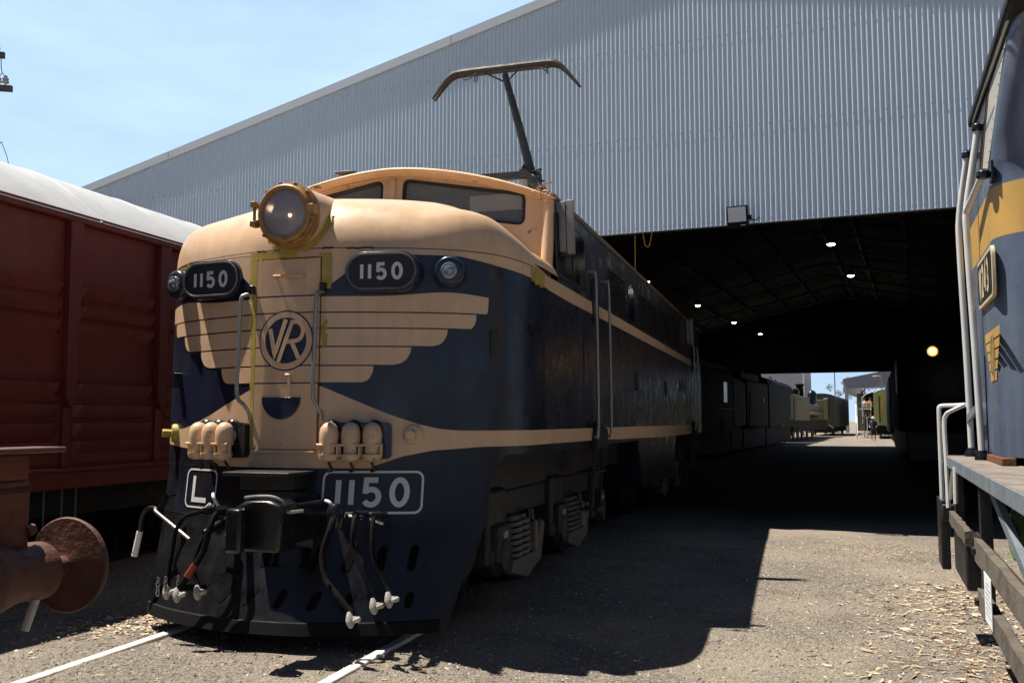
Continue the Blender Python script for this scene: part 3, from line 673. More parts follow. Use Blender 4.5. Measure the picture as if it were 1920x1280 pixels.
# multiple-unit sockets
for sg in (-1, 1):
    s0, s1 = (.30, .765); m = MB(LM); F = lambda a, b, d, sg=sg: NP(sg * a, b, d)
    P = rrect(s0, s1, 1.225, 1.475, .03, 4)
    Pd = []
    for a, b in zip(P, P[1:] + P[:1]):
        k = max(1, int(math.hypot(b[0] - a[0], b[1] - a[1]) / .05)); Pd += [(a[0] + (b[0] - a[0]) * t / k, a[1] + (b[1] - a[1]) * t / k) for t in range(k)]
    m.prism(Pd, F, .0, .055); bp = m.build('socket_panel', 'navy_light' if sg > 0 else 'black', loco, sharp=40)
    for k in range(3):
        s = sg * (.355 + .142 * k) if sg > 0 else -(.43 + .145 * k); c = NP(s, 1.335, .115); n = nrm(s, 1.33); n = Vector((n.x * .5, n.y, 0)).normalized(); e1 = Vector((-n.y, n.x, 0))
        m = MB(LM); ax = Vector((0, 0, 1))
        m.lathe(c + Vector((0, 0, -.02)), ax, [(0, .064), (.05, .066), (.09, .066), (.125, .058), (.148, .040), (.16, .018), (.163, .002)], 22); m.tube([c + Vector((0, 0, .05)), c - n * .14 + Vector((0, 0, .05))], .055, 14)
        dm = m.build('cable_socket', 'cream_worn', bp, sharp=60)
        m = MB(LM); m.lathe(c + n * .008 + Vector((0, 0, -.115)), ax, [(-.012, .03), (.0, .058), (.03, .066), (.038, .066), (.038, .056)], 22); m.lathe(c + Vector((0, 0, -.08)), ax, [(0, .05), (.07, .05)], 18)
        for e in (-1, 1): m.beam(c + e1 * e * .068 + n * .02 + Vector((0, 0, -.10)), c + e1 * e * .070 + n * .02 + Vector((0, 0, -.005)), .012, .02)
        m.tube([c + e1 * .07 + n * .05 + Vector((0, 0, -.012)), c - e1 * .07 + n * .05 + Vector((0, 0, -.012))], .009, 8)
        m.build('lid', 'cream_worn', dm, sharp=45)
        m = MB(LM); m.lathe(c - n * .06 + Vector((0, 0, .105)), n, [(-.06, .05), (0, .055), (.02, .04), (.03, .01)], 14); m.tube(smooth([c + Vector((0, 0, -.12)), c + Vector((.0, 0, -.15)) - n * .02, c + Vector((.012, 0, -.185)) - n * .04, c + e1 * -.02 + Vector((0, 0, -.195)) - n * .05], 4), .010, 7); m.build('hook', 'black_gloss', dm, split=True)
# bolt bosses beside the sockets
for s, mt in ((.915, 'cream_worn'), (-1.27, 'primer')):
    c = NP(s, 1.39, 0); n = nrm(s, 1.39); n = (n + Vector((-.25 if s > 0 else -.35, 0, 0))).normalized()
    m = MB(LM); m.lathe(c - n * .03, n, [(0, .075), (.05, .072), (.062, .062)], 24); m.lathe(c + n * .03, n, [(0, .03), (.045, .034), (.07, .034)], 6); m.build('boss', mt, loco, bevel=.003)
# dark fittings on the shoulders
for s, z, hh, ww in ((-1.20, 1.80, .12, .05), (1.50, 2.05, .19, .055)):
    m = MB(LM)
    if s < 0: m.prism(rrect(s - ww / 2, s + ww / 2, z - hh / 2, z + hh / 2, .02, 4), lambda a, b, d: NP(a, b, d), 0, .06)
    else: m.prism(rrect(s - ww / 2, s + ww / 2, z - hh / 2, z + hh / 2, .02, 4), lambda a, b, d: NP(a, b, d), 0, .008)
    m.build('lamp_bracket' if s < 0 else 'step_recess', 'black_gloss' if s < 0 else 'black', loco)
# skirt: painted number, letter, ledge, coupler pocket, slots
m = MB(LM); m.ribbon(rrect(.302, .988, .855, 1.133, .05), .016, dec(.004), closed=True, seg=.04); text(m, '1150', .645, .892, .205, .038, .092, dec(.004), squash=.86); m.build('painted_number', 'letter_white', loco)
m = MB(LM); m.ribbon(rrect(-1.0, -.63, .852, 1.125, .05), .013, dec(.004), closed=True, seg=.04); m.ribbon([(-.90, 1.078), (-.90, .905), (-.735, .905)], .036, dec(.004)); m.build('painted_letter', 'letter_white', loco)
m = MB(LM); m.ribbon([(s, .80) for s in [k * .06 for k in range(-25, 26)]], .008, dec(.004)); m.ribbon([(s, 1.155) for s in [k * .06 for k in range(-26, 27)]], .006, dec(.003)); m.build('skirt_seam', 'black', loco)
m = MB(LM); m.prism([(-.33, 5.93), (-.30, 5.60), (.22, 5.58), (.24, 5.93)], lambda a, b, c: (a, b, c), 1.115, 1.142); m.prism([(-.27, 5.93), (-.24, 5.72), (.18, 5.72), (.2, 5.93)], lambda a, b, c: (a, b, c), 1.02, 1.112); m.build('coupler_shelf', 'black', loco, bevel=.006)
m = MB(LM); m.prism(rrect(-.16, .29, .52, 1.0, .03), lambda a, b, d: Vector((a, 5.80 + d, b)), 0, .05); m.build('coupler_pocket', 'black', loco)
m = MB(LM); X0 = .045
m.prism([(X0 + .03, .67), (X0 + .32, .67), (X0 + .34, .96), (X0 + .26, .99), (X0 + .08, .985), (X0 + .01, .955)], lambda a, b, d: (a, 5.40 - d, b), -.05, .18); m.box(X0 + .08, X0 + .3, 5.42, 5.95, .70, .95)
m.prism([(0, 5.24), (.13, 5.16), (.15, 5.06), (.03, 5.08)], lambda a, b, d: (X0 + a, b, d), .68, .95); cp = m.build('coupler', 'black_gloss', loco, bevel=.022, seg=3)
m = MB(LM); m.tube(smooth([(X0 + .03, 5.30, 1.00), (X0 + .15, 5.27, 1.012), (X0 + .25, 5.27, 1.01), (X0 + .31, 5.28, .98), (X0 + .33, 5.30, .92), (X0 + .40, 5.38, .92)], 6), .011, 8); m.build('lift_lever', 'galv_rail', cp)
m = MB(LM)
for (s, z, h, lean) in ((.99, .56, .17, 0), (.77, .56, .17, 0), (.55, .56, .17, .02), (.33, .56, .17, .03), (-.62, .56, .17, -.02), (-.40, .52, .17, -.03), (-1.0, .56, .17, 0), (1.03, .30, .10, 0), (.60, .30, .12, .02), (.375, .30, .12, .02), (.14, .31, .12, .02), (-.09, .32, .12, .04), (-.29, .32, .12, .05), (-.52, .34, .10, .05)):
    w_ = .062; m.tess([(a + lean * (b - z) / h * 2, b) for a, b in arc(s, z + h / 2 - w_ / 2, w_ / 2, w_ / 2, 0, 180, 8) + arc(s, z - h / 2 + w_ / 2, w_ / 2, w_ / 2, 180, 360, 8)], [], dec(.0035))
m.tess(rrect(-.08, .28, .50, .64, .02), [], dec(.005)); m.build('slot', 'hole', loco, split=True)
m = MB(LM); P = [(s, .13) for s in [k * .05 for k in range(-26, 27)]]; m.grid([[NP(a, .175, .003) for a, b in P], [NP(a, .165, .012) for a, b in P], [NP(a, .095, .012) for a, b in P], [NP(a, .09, -.05) for a, b in P]]); m.build('pilot_lip', 'black_matt', loco)
# brake hoses, taps and uncoupling gear
def hose(pts, r, mat='rubber', n=6, par=loco, name='air_hose'):
    m = MB(LM); m.tube(smooth(pts, n), r, 9); return m.build(name, mat, par)
def tap(c, par, s=1.):
    c = Vector(c); m = MB(LM); m.lathe(c + Vector((-.02, 0, .05)), (.25, -.2, -1), [(0, .016 * s), (.02, .026 * s), (.05, .036 * s), (.08, .03 * s), (.10, .012 * s)], 10); m.box(c.x - .03 * s, c.x + .035 * s, c.y - .016, c.y + .016, c.z - .008, c.z + .024); m.lathe(c + Vector((.02, -.02, .0)), (1, 0, .4), [(0, .02 * s), (.04, .022 * s), (.05, .01)], 8)
    m.build('coupling_head', 'tap_white', par, bevel=.004)
ph = [[(-.40, 5.80, .87), (-.45, 5.66, .87), (-.56, 5.58, .84), (-.65, 5.6, .74), (-.675, 5.6, .6), (-.70, 5.6, .44), (-.70, 5.6, .36)],
      [(-.30, 5.78, .86), (-.33, 5.62, .87), (-.345, 5.55, .78), (-.38, 5.53, .62), (-.44, 5.5, .5), (-.53, 5.48, .37)],
      [(-.36, 5.75, .80), (-.40, 5.6, .74), (-.45, 5.56, .60), (-.47, 5.56, .47), (-.42, 5.55, .38)],
      [(.50, 5.80, .84), (.56, 5.58, .86), (.575, 5.5, .80), (.545, 5.46, .64), (.585, 5.42, .50), (.70, 5.38, .40), (.80, 5.36, .31)],
      [(.66, 5.84, .86), (.70, 5.62, .88), (.725, 5.52, .80), (.74, 5.5, .68), (.83, 5.47, .52), (.91, 5.46, .38)],
      [(.78, 5.88, .86), (.81, 5.66, .87), (.83, 5.58, .76), (.86, 5.55, .60), (.925, 5.54, .48), (.98, 5.53, .41)]]
for k, p in enumerate(ph):
    h = hose(p, .021 if k in (1, 3) else .015); e = Vector(p[-1]); tap(e + Vector((.01, -.01, -.04)), h, .78)
    m = MB(LM); a = Vector(p[0]); b = Vector(p[1]); m.lathe(a, b - a, [(0, .026), ((b - a).length, .029), ((b - a).length + .03, .024)], 10); m.build('pipe', 'black_gloss', h)
    if k == 1: m = MB(LM); m.tube([Vector(p[3]) * .25 + Vector(p[4]) * .75, Vector(p[4]) * .6 + Vector(p[5]) * .4], .025, 10); m.build('red_sleeve', 'hose_red', h)
m = MB(LM); m.lathe((.56, 5.60, .80), (0, 0, 1), [(0, .05), (.08, .062), (.12, .055), (.15, .03)], 14); m.build('air_drum', 'black_gloss', loco)
for p in ([(-.46, 5.74, .98), (-.43, 5.70, .96), (-.405, 5.72, .90)], [(-.52, 5.74, .875), (-.47, 5.72, .912)], [(.475, 5.62, .965), (.515, 5.60, .955), (.54, 5.62, .90), (.545, 5.64, .86)]): hose(p, .011, 'white', 4, name='tap_handle')
for p in ([(.585, 5.74, .858), (.68, 5.74, .847)], [(.74, 5.74, .843), (.825, 5.76, .811)]): hose(p, .009, 'white', 2, name='tap_handle')
m = MB(LM); m.tube([(-1.07, 5.92, .855), (-.975, 5.80, .84), (-.63, 5.72, .665)], .012, 8); lv = m.build('uncoupling_lever', 'galv_rail', loco)
m = MB(LM); m.tube(smooth([(-1.05, 5.90, .85), (-1.12, 5.90, .845), (-1.165, 5.90, .78), (-1.18, 5.90, .68)], 5), .018, 8); m.build('lever_crank', 'black_gloss', lv)
m = MB(LM); m.tube([(-1.18, 5.90, .68), (-1.22, 5.90, .50)], .022, 10); m.build('lever_grip', 'white', lv)
m = MB(LM); m.beam((-1.06, 5.93, .79), (-1.02, 5.99, .945), .012, .05); m.box(-1.05, -.99, 5.97, 6.05, .93, .945); m.build('lever_bracket', 'black_gloss', lv)
m = MB(LM)
for c in ((-.77, 5.58, .40), (-.70, 5.57, .41), (-.60, 5.57, .42)):
    for k in range(4): m.tube([Vector(c) + Vector((.012 * cos(a) * (k % 2), .012 * cos(a) * ((k + 1) % 2), .02 * sin(a) - .03 * k)) for a in [2 * pi * j / 8 for j in range(9)]], .005, 5, cap=False)
m.build('chain', 'steel', loco)
# cab front with two panes
def roofz(x): return 3.365 + .345 * (1 - min(1, abs(x) / 1.535) ** 1.75)
def cabP(x, z, d=0): return Vector((x, 7.60 + (z - 2.7) * .12 - d, z))
out = [(-1.50, 2.66), (1.50, 2.66), (1.515, 3.37)] + [(x / 20, roofz(x / 20) - .005) for x in range(29, -30, -2)] + [(-1.515, 3.37)]
def pane(sg):
    P = [(.105, 3.37), (1.25, 3.165), (1.25, 3.445), (.105, 3.66)]; Q = []
    for k in range(4):
        a, b, c = Vector(P[k - 1]), Vector(P[k]), Vector(P[(k + 1) % 4]); r = .07
        p0 = b + (a - b).normalized() * r; p1 = b + (c - b).normalized() * r
        for t in (0, .2, .4, .6, .8, 1.): q = p0 * (1 - t) ** 2 + 2 * t * (1 - t) * b + p1 * t * t; Q.append((sg * q.x, q.y))
    return Q if sg > 0 else Q[::-1]
m = MB(LM); m.tess(out, [pane(1), pane(-1)], lambda a, b: cabP(a, b)); cf = m.build('cab_front', 'cream_worn', loco, sharp=20)
for sg in (1, -1):
    m = MB(LM); P = pane(sg); m.tess(P, [], lambda a, b: cabP(a, b, -.03)); ws = m.build('windscreen', 'glass_cab', cf)
    m = MB(LM); Q = [cabP(a, b, -.012) for a, b in P]; m.tube(Q + [Q[0], Q[1]], .017, 7, cap=False); m.build('seal', 'black', ws)
m = MB(LM); Q = [cabP(x / 20, roofz(x / 20) - .022, .010) for x in range(-28, 29)]; m.tube(Q, .013, 8); m.build('brow', 'cream_worn', cf)
m = MB(LM); m.beam(cabP(0, 3.38, .012), cabP(0, 3.70, .012), .06, .03, up=(0, 1, 0)); m.build('centre_post', 'cream_worn', cf, bevel=.008)
for sg in (1, -1): m = MB(LM); m.tube([cabP(sg * 1.46, 2.75, .0), cabP(sg * 1.47, 3.08, .005), cabP(sg * 1.475, 3.42, .01)], .055, 10); m.build('corner_post', 'cream_worn', cf)
m = MB(LM); m.box(.72, 1.20, 7.76, 7.775, 3.33, 3.475); m.build('screen_plate', 'plate_pale', loco)  # pale plate just behind the right-hand windscreen
m = MB(LM); m.box(-1.48, 1.48, 9.0, 9.05, 1.5, 3.36); m.box(-1.48, 1.48, 7.7, 9.0, 2.5, 2.55); m.build('cab_bulkhead', 'black', loco)
# roof
m = MB(LM); xs_ = [-1.535 + 3.07 * k / 40 for k in range(41)]
prof = [(7.66, -.035), (7.63, -.02), (7.60, -.005), (7.595, .015), (7.62, .035), (7.70, .05), (8.7, .055), (8.71, .055), (12, .055), (16, .055), (20.25, .055)]
rows = [[(x * (1 + .006 * (dz > 0)), y + .09 * (1 - (x / 1.535) ** 2) * (y < 8) * -.3 + .02 * (abs(x) / 1.535) ** 3, roofz(x) + dz * (1 - .75 * (abs(x) / 1.535) ** 6)) for x in xs_] for y, dz in prof]
for k in range(len(rows) - 1):
    m.cur = 0 if prof[k + 1][0] <= 8.7 else 1; m.grid([rows[k], rows[k + 1]])
rf = merged(m, 'roof', ['cream_worn', 'roof_tan'], loco, 50)
m = MB(LM)
for sg in (-1, 1): m.tube([(sg * 1.525, 7.62, 3.385), (sg * 1.535, 8.6, 3.385), (sg * 1.535, 20.2, 3.385)], .022, 6)
m.build('gutter', 'roof_tan', rf)
m = MB(LM); R = random.Random(21)
for k in range(26):
    x = R.gauss(1.44, .05); z = R.gauss(3.42, .045); p = Vector((x, 7.57 - R.uniform(0, .05), z)); i = m.add([p + Vector((R.uniform(-.03, .03), R.uniform(-.02, .02), R.uniform(-.03, .03))) for _ in range(4)]); m.face((i, i + 1, i + 2)); m.face((i, i + 2, i + 3))
m.build('peeling_paint', 'cream_worn', rf, sharp=10)
m = MB(LM); m.box(-.55, -.35, 7.62, 7.72, roofz(.45) + .07, roofz(.45) + .095); m.build('roof_fitting', 'grey_plate', rf, bevel=.01)
# both sides: cab windows, doors, louvres
def side(x_, sg): return lambda a, b, d: (sg * (hw(min(b, 2.65)) - .004 - .02 * max(0, (b - 2.65) / .72) + d), a, b)
for sg in (-1, 1):
    F = side(0, sg)
    for yy in ((7.62, 8.16), (8.19, 8.74)):
        m = MB(LM); P = rrect(yy[0], yy[1], 2.71, 3.25, .04, 4); m.prism(P, F, .0, .012); sw = m.build('cab_window', 'black', loco)
        m = MB(LM); m.prism(rrect(yy[0] + .03, yy[1] - .03, 2.74, 3.22, .03, 4), F, .008, .016); m.build('pane', 'glass_dark', sw)
    for y_, base in ((7.72, None), (17.6, None)):
        m = MB(LM); m.prism(rrect(y_ - .02, y_ + .02, 2.90, 3.37, .01, 3), F, .085, .145); wd = m.build('wind_deflector', 'deflector_grey', loco, bevel=.008)
        m = MB(LM); m.prism(rrect(y_ - .03, y_ + .03, 2.92, 3.36, .01, 3), F, .02, .075); m.build('deflector_board', 'deflector_grey', wd, bevel=.006)
        m = MB(LM); m.beam(F(y_, 3.25, 0), F(y_, 3.25, .1), .03, .03); m.beam(F(y_, 2.9, 0), F(y_, 2.9, .1), .03, .03); m.build('deflector_arm', 'black', loco)
    for y_ in (8.93, 18.2):
        m = MB(LM); m.prism([(y_, 1.31), (y_ + .54, 1.31), (y_ + .54, 3.0)] + arc(y_ + .27, 3.0, .27, .2, 0, 180, 8) + [(y_, 3.0)], F, -.0, .004); dr = m.build('cab_door', 'black', loco)
        m = MB(LM); m.prism([(y_ + .05, 1.45), (y_ + .49, 1.45), (y_ + .49, 2.95), (y_ + .05, 2.95)], F, .004, .008); m.build('door_panel', 'navy', dr)
        m = MB(LM); m.prism(rrect(y_ + .12, y_ + .42, 2.45, 2.9, .06, 4), F, .008, .014); m.build('pane', 'glass_dark', dr)
        for e in (-.06, .60):
            m = MB(LM); m.tube(smooth([F(y_ + e, 2.93, 0), F(y_ + e, 2.92, .06), F(y_ + e, 2.85, .085), F(y_ + e, 2.1, .085), F(y_ + e, 1.4, .085), F(y_ + e, 1.33, .05)], 5), .015, 8); m.build('handrail', 'galv_rail', loco)
        m = MB(LM); m.prism([(y_ - .02, 1.22), (y_ + .56, 1.22), (y_ + .56, 1.40), (y_ + .1, 1.48)], F, .0, .06); m.box(*sorted((sg * 1.40, sg * 1.60)), y_ + .05, y_ + .5, .98, 1.0); m.box(*sorted((sg * 1.42, sg * 1.6)), y_ + .08, y_ + .48, .62, .64); m.beam(F(y_ + .08, 1.22, .02), F(y_ + .08, .55, .02), .03, .03); m.beam(F(y_ + .48, 1.22, .02), F(y_ + .48, .55, .02), .03, .03); m.build('cab_step', 'black', loco)
    for (a, b) in ((9.95, 11.0), (12.05, 12.8), (12.9, 13.65), (14.2, 15.2), (15.6, 16.4)):
        m = MB(LM); m.prism(rrect(a, b, 2.70, 3.15, .02, 3), F, -.0, .006); lv_ = m.build('louvre_grille', 'black', loco)
        m = MB(LM)
        for k in range(9):
            z = 2.735 + k * .047; m.beam(F((a + .03), z, .012), F(b - .03, z, .012), .028, .010, up=(0, 0, 1))
        m.build('louvre_slat', 'navy', lv_)
    m = MB(LM); m.prism([(11.25, 2.72), (11.65, 2.72), (11.65, 3.05)] + arc(11.45, 3.05, .2, .12, 0, 180, 8) + [(11.25, 3.05)], F, 0, .006); m.build('side_window', 'glass_dark', loco)
    for y_ in (11.66, 14.47):
        m = MB(LM); m.prism(rrect(y_ - .035, y_ + .035, 1.86, 2.09, .03, 4), F, 0, .02); m.build('vent_slit', 'black', loco)
    m = MB(LM); m.prism(rrect(16.3, 17.1, 1.99, 2.18, .03, 4), F, 0, .012); sp = m.build('side_number_plate', 'black', loco)
    m = MB(LM); m.ribbon(rrect(16.33, 17.07, 2.01, 2.16, .02, 3), .012, lambda a, b: F(a, b, .014), closed=True); text(m, '1150', 0, 2.035, .10, .02, .06, (lambda a, b: F(16.7 + a * sg, b, .014))); m.build('plate_digits', 'letter_white', sp)
    m = MB(LM); m.prism([(10.0, 1.24), (12.0, 1.24), (12.3, .62), (15.6, .62), (15.9, 1.24)], lambda a, b, d: (sg * (1.53 - d), a, b), 0, .5); m.build('equipment_box', 'navy_skirt', loco, bevel=.02)
m = MB(LM); m.box(-1.25, 1.25, 6.6, 20, .95, 1.4); m.build('underframe', 'black', loco)
# bogies
for y_ in (8.62, 17.0):
    m = MB(LM)
    for sg in (-1, 1):
        m.box(*sorted((sg * 1.10, sg * 1.24)), y_ - 2.3, y_ + 2.3, .72, .95)
        for k in (-1.85, 0, 1.85): m.box(*sorted((sg * 1.08, sg * 1.30)), y_ + k - .22, y_ + k + .22, .42, .98)
    bg_ = m.build('bogie', 'black', loco, bevel=.03)
    for sg in (-1, 1):
        for k in (-1.85, 0, 1.85):
            m = MB(LM); m.lathe((sg * .80, y_ + k, .47), (sg, 0, 0), [(0, .50), (.02, .52), (.05, .47), (.13, .46), (.135, .40), (.11, .38), (.12, .15), (.18, .12), (.18, .01)], 32); m.build('wheel', 'black', bg_)
            m = MB(LM); m.lathe((sg * 1.20, y_ + k, .50), (sg, 0, 0), [(0, .17), (.10, .17), (.14, .13), (.17, .12), (.175, .02)], 18); ab = m.build('axle_box', 'black', bg_)
            m = MB(LM); text(m, 'VR', 0, .60, .07, .012, .02, lambda a, b: (sg * 1.362, y_ + k + sg * a, b)); text(m, 'TMB', 0, .50, .07, .012, .014, lambda a, b: (sg * 1.362, y_ + k + sg * a, b)); m.box(*sorted((sg * 1.30, sg * 1.40)), y_ + k - .16, y_ + k + .16, .42, .72) if False else None
            m.build('stencil', 'letter_white', ab)
            m = MB(LM); m.box(*sorted((sg * 1.26, sg * 1.36)), y_ + k - .15, y_ + k + .15, .44, .72); m.build('box_cover', 'black', ab, bevel=.02)
            for e in (.42, .62):
                if k > 1: continue
                m = MB(LM); m.tube([(sg * 1.28 + .075 * cos(t * .55), y_ + k + e + .075 * sin(t * .55), .40 + t * .0042) for t in range(80)], .018, 6); m.build('coil_spring', 'coil', bg_)
        for k in (-1.85, 0):
            m = MB(LM); m.prism([(y_ + k + .18, .34), (y_ + k + .62, .24), (y_ + k + 1.02, .33), (y_ + k + 1.15, .62), (y_ + k + 1.05, .66), (y_ + k + .85, .42), (y_ + k + .22, .42)], lambda a, b, d: (sg * (1.22 + d), a, b), 0, .14); m.build('equaliser', 'grey_plate', bg_, bevel=.01)
            m = MB(LM); m.lathe((sg * 1.30, y_ + k + .86, .56), (0, 0, 1), [(-.13, .075), (.10, .075), (.12, .05), (.2, .04)], 14); m.build('damper', 'black_gloss', bg_)
# pantograph, raised
m = MB(LM)
for x in (-.75, .85): m.beam((x, 9.0, 4.0), (x, 11.2, 4.0), .07, .07)
for y in (9.1, 11.1): m.beam((-.75, y, 4.0), (.85, y, 4.0), .07, .07)
pg = m.build('pantograph', 'pant_steel', loco)
for x in (-.72, .82):
    for y in (9.15, 11.05):
        m = MB(LM); z0 = roofz(x) + .08; m.lathe((x, y, z0 - .05), (0, 0, 1), [(0, .05)] + [(.05 + .05 * k + o_, .075 - .03 * (o_ > .02)) for k in range(4) for o_ in (0, .025)] + [(4.0 - z0 + .02, .04)], 12); m.build('insulator', 'porcelain', pg)
m = MB(LM); m.tube([(.76, 9.75, 4.10), (.60, 9.75, 4.72), (.43, 9.75, 5.34)], [.055, .045, .036], 10); m.lathe((.70, 9.75, 4.12), (1, 0, 0), [(0, .08), (.14, .08)], 12); m.beam((.78, 9.75, 4.02), (.75, 9.75, 4.2), .12, .1); m.build('pantograph_arm', 'pant_steel', pg)
m = MB(LM); R = random.Random(8)
for k in range(9): a = Vector((.74, 9.70, 4.18)); m.tube(smooth([a, a + Vector((R.uniform(-.14, .16), -.02, R.uniform(-.06, .10))), a + Vector((R.uniform(-.10, .16), 0, R.uniform(-.14, .04)))], 4), .010, 5)
m.build('cable', 'black', pg)
for y in (9.715, 9.785):
    m = MB(LM); m.tube(smooth([(-.42, y, 5.13), (-.31, y, 5.27), (-.20, y, 5.375), (-.05, y, 5.405), (.4, y, 5.41), (.9, y, 5.412), (1.03, y, 5.39), (1.12, y, 5.32), (1.285, y, 5.12)], 6), [.014 + .022 * min(1, k / 14, (48 - k) / 14) for k in range(49)], 8); m.build('pantograph_head', 'pant_horn', pg)
m = MB(LM); m.box(-.1, .95, 9.70, 9.80, 5.375, 5.39); m.tube([(.42, 9.75, 5.26), (.20, 9.70, 5.37)], .010, 6); m.tube([(.46, 9.75, 5.26), (.62, 9.70, 5.37)], .010, 6)
m.tube(smooth([(-.02, 9.7, 5.37), (-.03, 9.68, 5.30), (.06, 9.68, 5.32), (.12, 9.68, 5.36), (.13, 9.68, 5.28), (.10, 9.68, 5.27), (.11, 9.68, 5.36)], 4), .007, 5); m.tube(smooth([(.85, 9.7, 5.37), (.88, 9.68, 5.33), (.93, 9.68, 5.30)], 4), .008, 5); m.tube([(.93, 9.68, 5.37), (.94, 9.68, 5.27)], .010, 5)
m.build('contact_frame', 'pant_steel', pg)
# ------------------------------------------------------------------ corrugated shed
SM = T(-2.06, 14.2) @ Matrix.Rotation(radians(-6.5), 4, 'Z')
shed = thing('shed', 'large open fronted corrugated steel shed with a dark interior', 'shed', SM)
A0, A1, LA, LB, LZ = -13.9, 12.8, -5.3, 8.2, 4.37
DEP = 45.5
def rake(a): return 8.73 - .213 * abs(a - .3)
m = MB(SM); PIT = .0727; k = 0; n = int((A1 - A0) / PIT) * 8; top = []; bot = []
for k in range(n + 1):
    a = A0 + k * PIT / 8; ph = (k % 8) / 8
    y = -.0095 * (1 if ph in (.25, .375, .5, .625) else (-1 if ph in (.875, 0.0) else (.55 if ph in (.125, .75) else 0)))
    y = -.0118 * math.sin(2 * pi * ph)
    bot.append((a, y, LZ if LA < a < LB else -.1)); top.append((a, y, rake(a)))
m.grid([bot, top]); fw = m.build('front_wall', 'corrugated', shed, fix=False, sharp=180)
m = MB(SM)
for z in (4.43, 5.84, 7.27):
    k = int((-12.5 - A0) / (2 * PIT))
    while True:
        a = A0 + k * 2 * PIT + PIT * .25; k += 1
        if a > 10: break
        if z < rake(a) - .2 and not (z < 4.4 and not (LA < a < LB)): m.lathe((a, -.008, z), (0, -1, 0), [(0, .0085), (.008, .0085), (.013, .004)], 6)
o = m.build('screw_heads', 'screw', fw, fix=False); o['kind'] = 'stuff'
def rbeam(m, y, dz0, dz1, y2):
    for a, b in ((A0, .3), (.3, A1)): 
        i = m.add([(q, yy, rake(q) + d) for q in (a, b) for yy in (y, y2) for d in (dz0, dz1)])
        for f in ((0, 1, 3, 2), (4, 6, 7, 5), (0, 4, 5, 1), (2, 3, 7, 6), (0, 2, 6, 4), (1, 5, 7, 3)): m.face([i + j for j in f])
m = MB(SM); rbeam(m, -.055, -.075, .075, -.025); rbeam(m, -.055, .070, .0775, .35); m.build('barge_capping', 'flashing', shed)
m = MB(SM)
for a in (-9.55, -3.4, 6.4): s_ = .213 * (1 if a < .3 else -1); i = m.add([(a - .004, -.0565, rake(a) - .076), (a + .004, -.0565, rake(a) - .076), (a + .004, -.0565, rake(a) + .076), (a - .004, -.0565, rake(a) + .076)]); m.face((i, i + 1, i + 2, i + 3))
m.build('capping_joint', 'shed_dark', shed)
m = MB(SM)
for a, b in ((A0, .3), (.3, A1)): m.grid([[(q, y, rake(q) + .03) for q in (a, b)] for y in (.0, DEP)])
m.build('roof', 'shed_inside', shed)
m = MB(SM)
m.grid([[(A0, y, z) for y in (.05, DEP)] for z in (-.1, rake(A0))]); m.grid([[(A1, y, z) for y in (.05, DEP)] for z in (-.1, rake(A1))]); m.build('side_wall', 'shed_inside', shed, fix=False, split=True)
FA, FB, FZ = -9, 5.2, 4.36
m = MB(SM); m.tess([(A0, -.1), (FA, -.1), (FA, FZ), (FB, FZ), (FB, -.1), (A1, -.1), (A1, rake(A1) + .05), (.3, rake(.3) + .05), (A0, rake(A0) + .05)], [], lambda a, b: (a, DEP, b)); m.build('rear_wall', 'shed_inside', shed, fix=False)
m = MB(SM); m.box(LA - .2, LB + .2, .03, .18, LZ + .01, LZ + .2); m.build('lintel', 'shed_dark', shed)
for a in (LA - .15, LB + .15): m = MB(SM); m.box(a - .12, a + .12, .03, .28, -.1, rake(a) - .1); m.build('column', 'shed_dark', shed)
for d in (7, 14.5, 22, 29.5, 37, 44.5):
    m = MB(SM)
    for a, b in ((A0, .3), (.3, A1)):
        m.beam((a, d, rake(a) - .28), (b, d, rake(b) - .28), .10, .12, up=(0, 1, 0)); m.beam((a, d, rake(a) - .85), (b, d, rake(b) - .85), .10, .10, up=(0, 1, 0))
        k = 0; n = 11
        for k in range(n): q0 = a + (b - a) * k / n; q1 = a + (b - a) * (k + .5) / n; q2 = a + (b - a) * (k + 1) / n; m.beam((q0, d, rake(q0) - .28), (q1, d, rake(q1) - .85), .05, .05, up=(0, 1, 0)); m.beam((q1, d, rake(q1) - .85), (q2, d, rake(q2) - .28), .05, .05, up=(0, 1, 0))
    m.build('roof_truss', 'truss', shed, fix=False)
for k in range(-7, 8):
    a = .3 + 1.6 * k + (.4 if k == 0 else 0); m = MB(SM); m.beam((a, .4, rake(a) - .12), (a, DEP - .1, rake(a) - .12), .07, .18); m.build('purlin', 'truss', shed, fix=False)
for (a, d, z, lab) in ((1.6, 14.0, 6.5, 'nearest lamp under the shed ridge, high above the right hand track'), (1.75, 20.4, 6.5, 'second lamp under the shed ridge, beyond the nearest one'), (-5.13, 19.0, 6.5, 'lamp just over the roof line of the blue and cream locomotive'), (-4.92, 26.7, 6.5, 'second lamp of the receding left row in the shed'), (-4.74, 34.6, 6.5, 'third lamp of the receding left row in the shed'), (-4.46, 41.6, 6.5, 'farthest lamp of the receding left row in the shed')):
    M = SM @ T(a, d, z); t = thing('ceiling_light', 'lit oval ' + lab, 'light', M, 'lit ceiling lights in the shed')
    m = MB(M); m.lathe((0, 0, 0), (0, 0, 1), [(0, .12), (.03, .13), (.10, .11), (.16, .05), (.2, .03)], 20); m.tube([(0, 0, .2), (0, 0, rake(a) - z - .1)], .01, 6); m.build('housing', 'shed_dark', t)
    m = MB(M); m.lathe((0, 0, -.02), (0, 0, 1), [(-.03, .03), (-.02, .08), (.015, .115)], 20); m.build('diffuser', 'led', t)
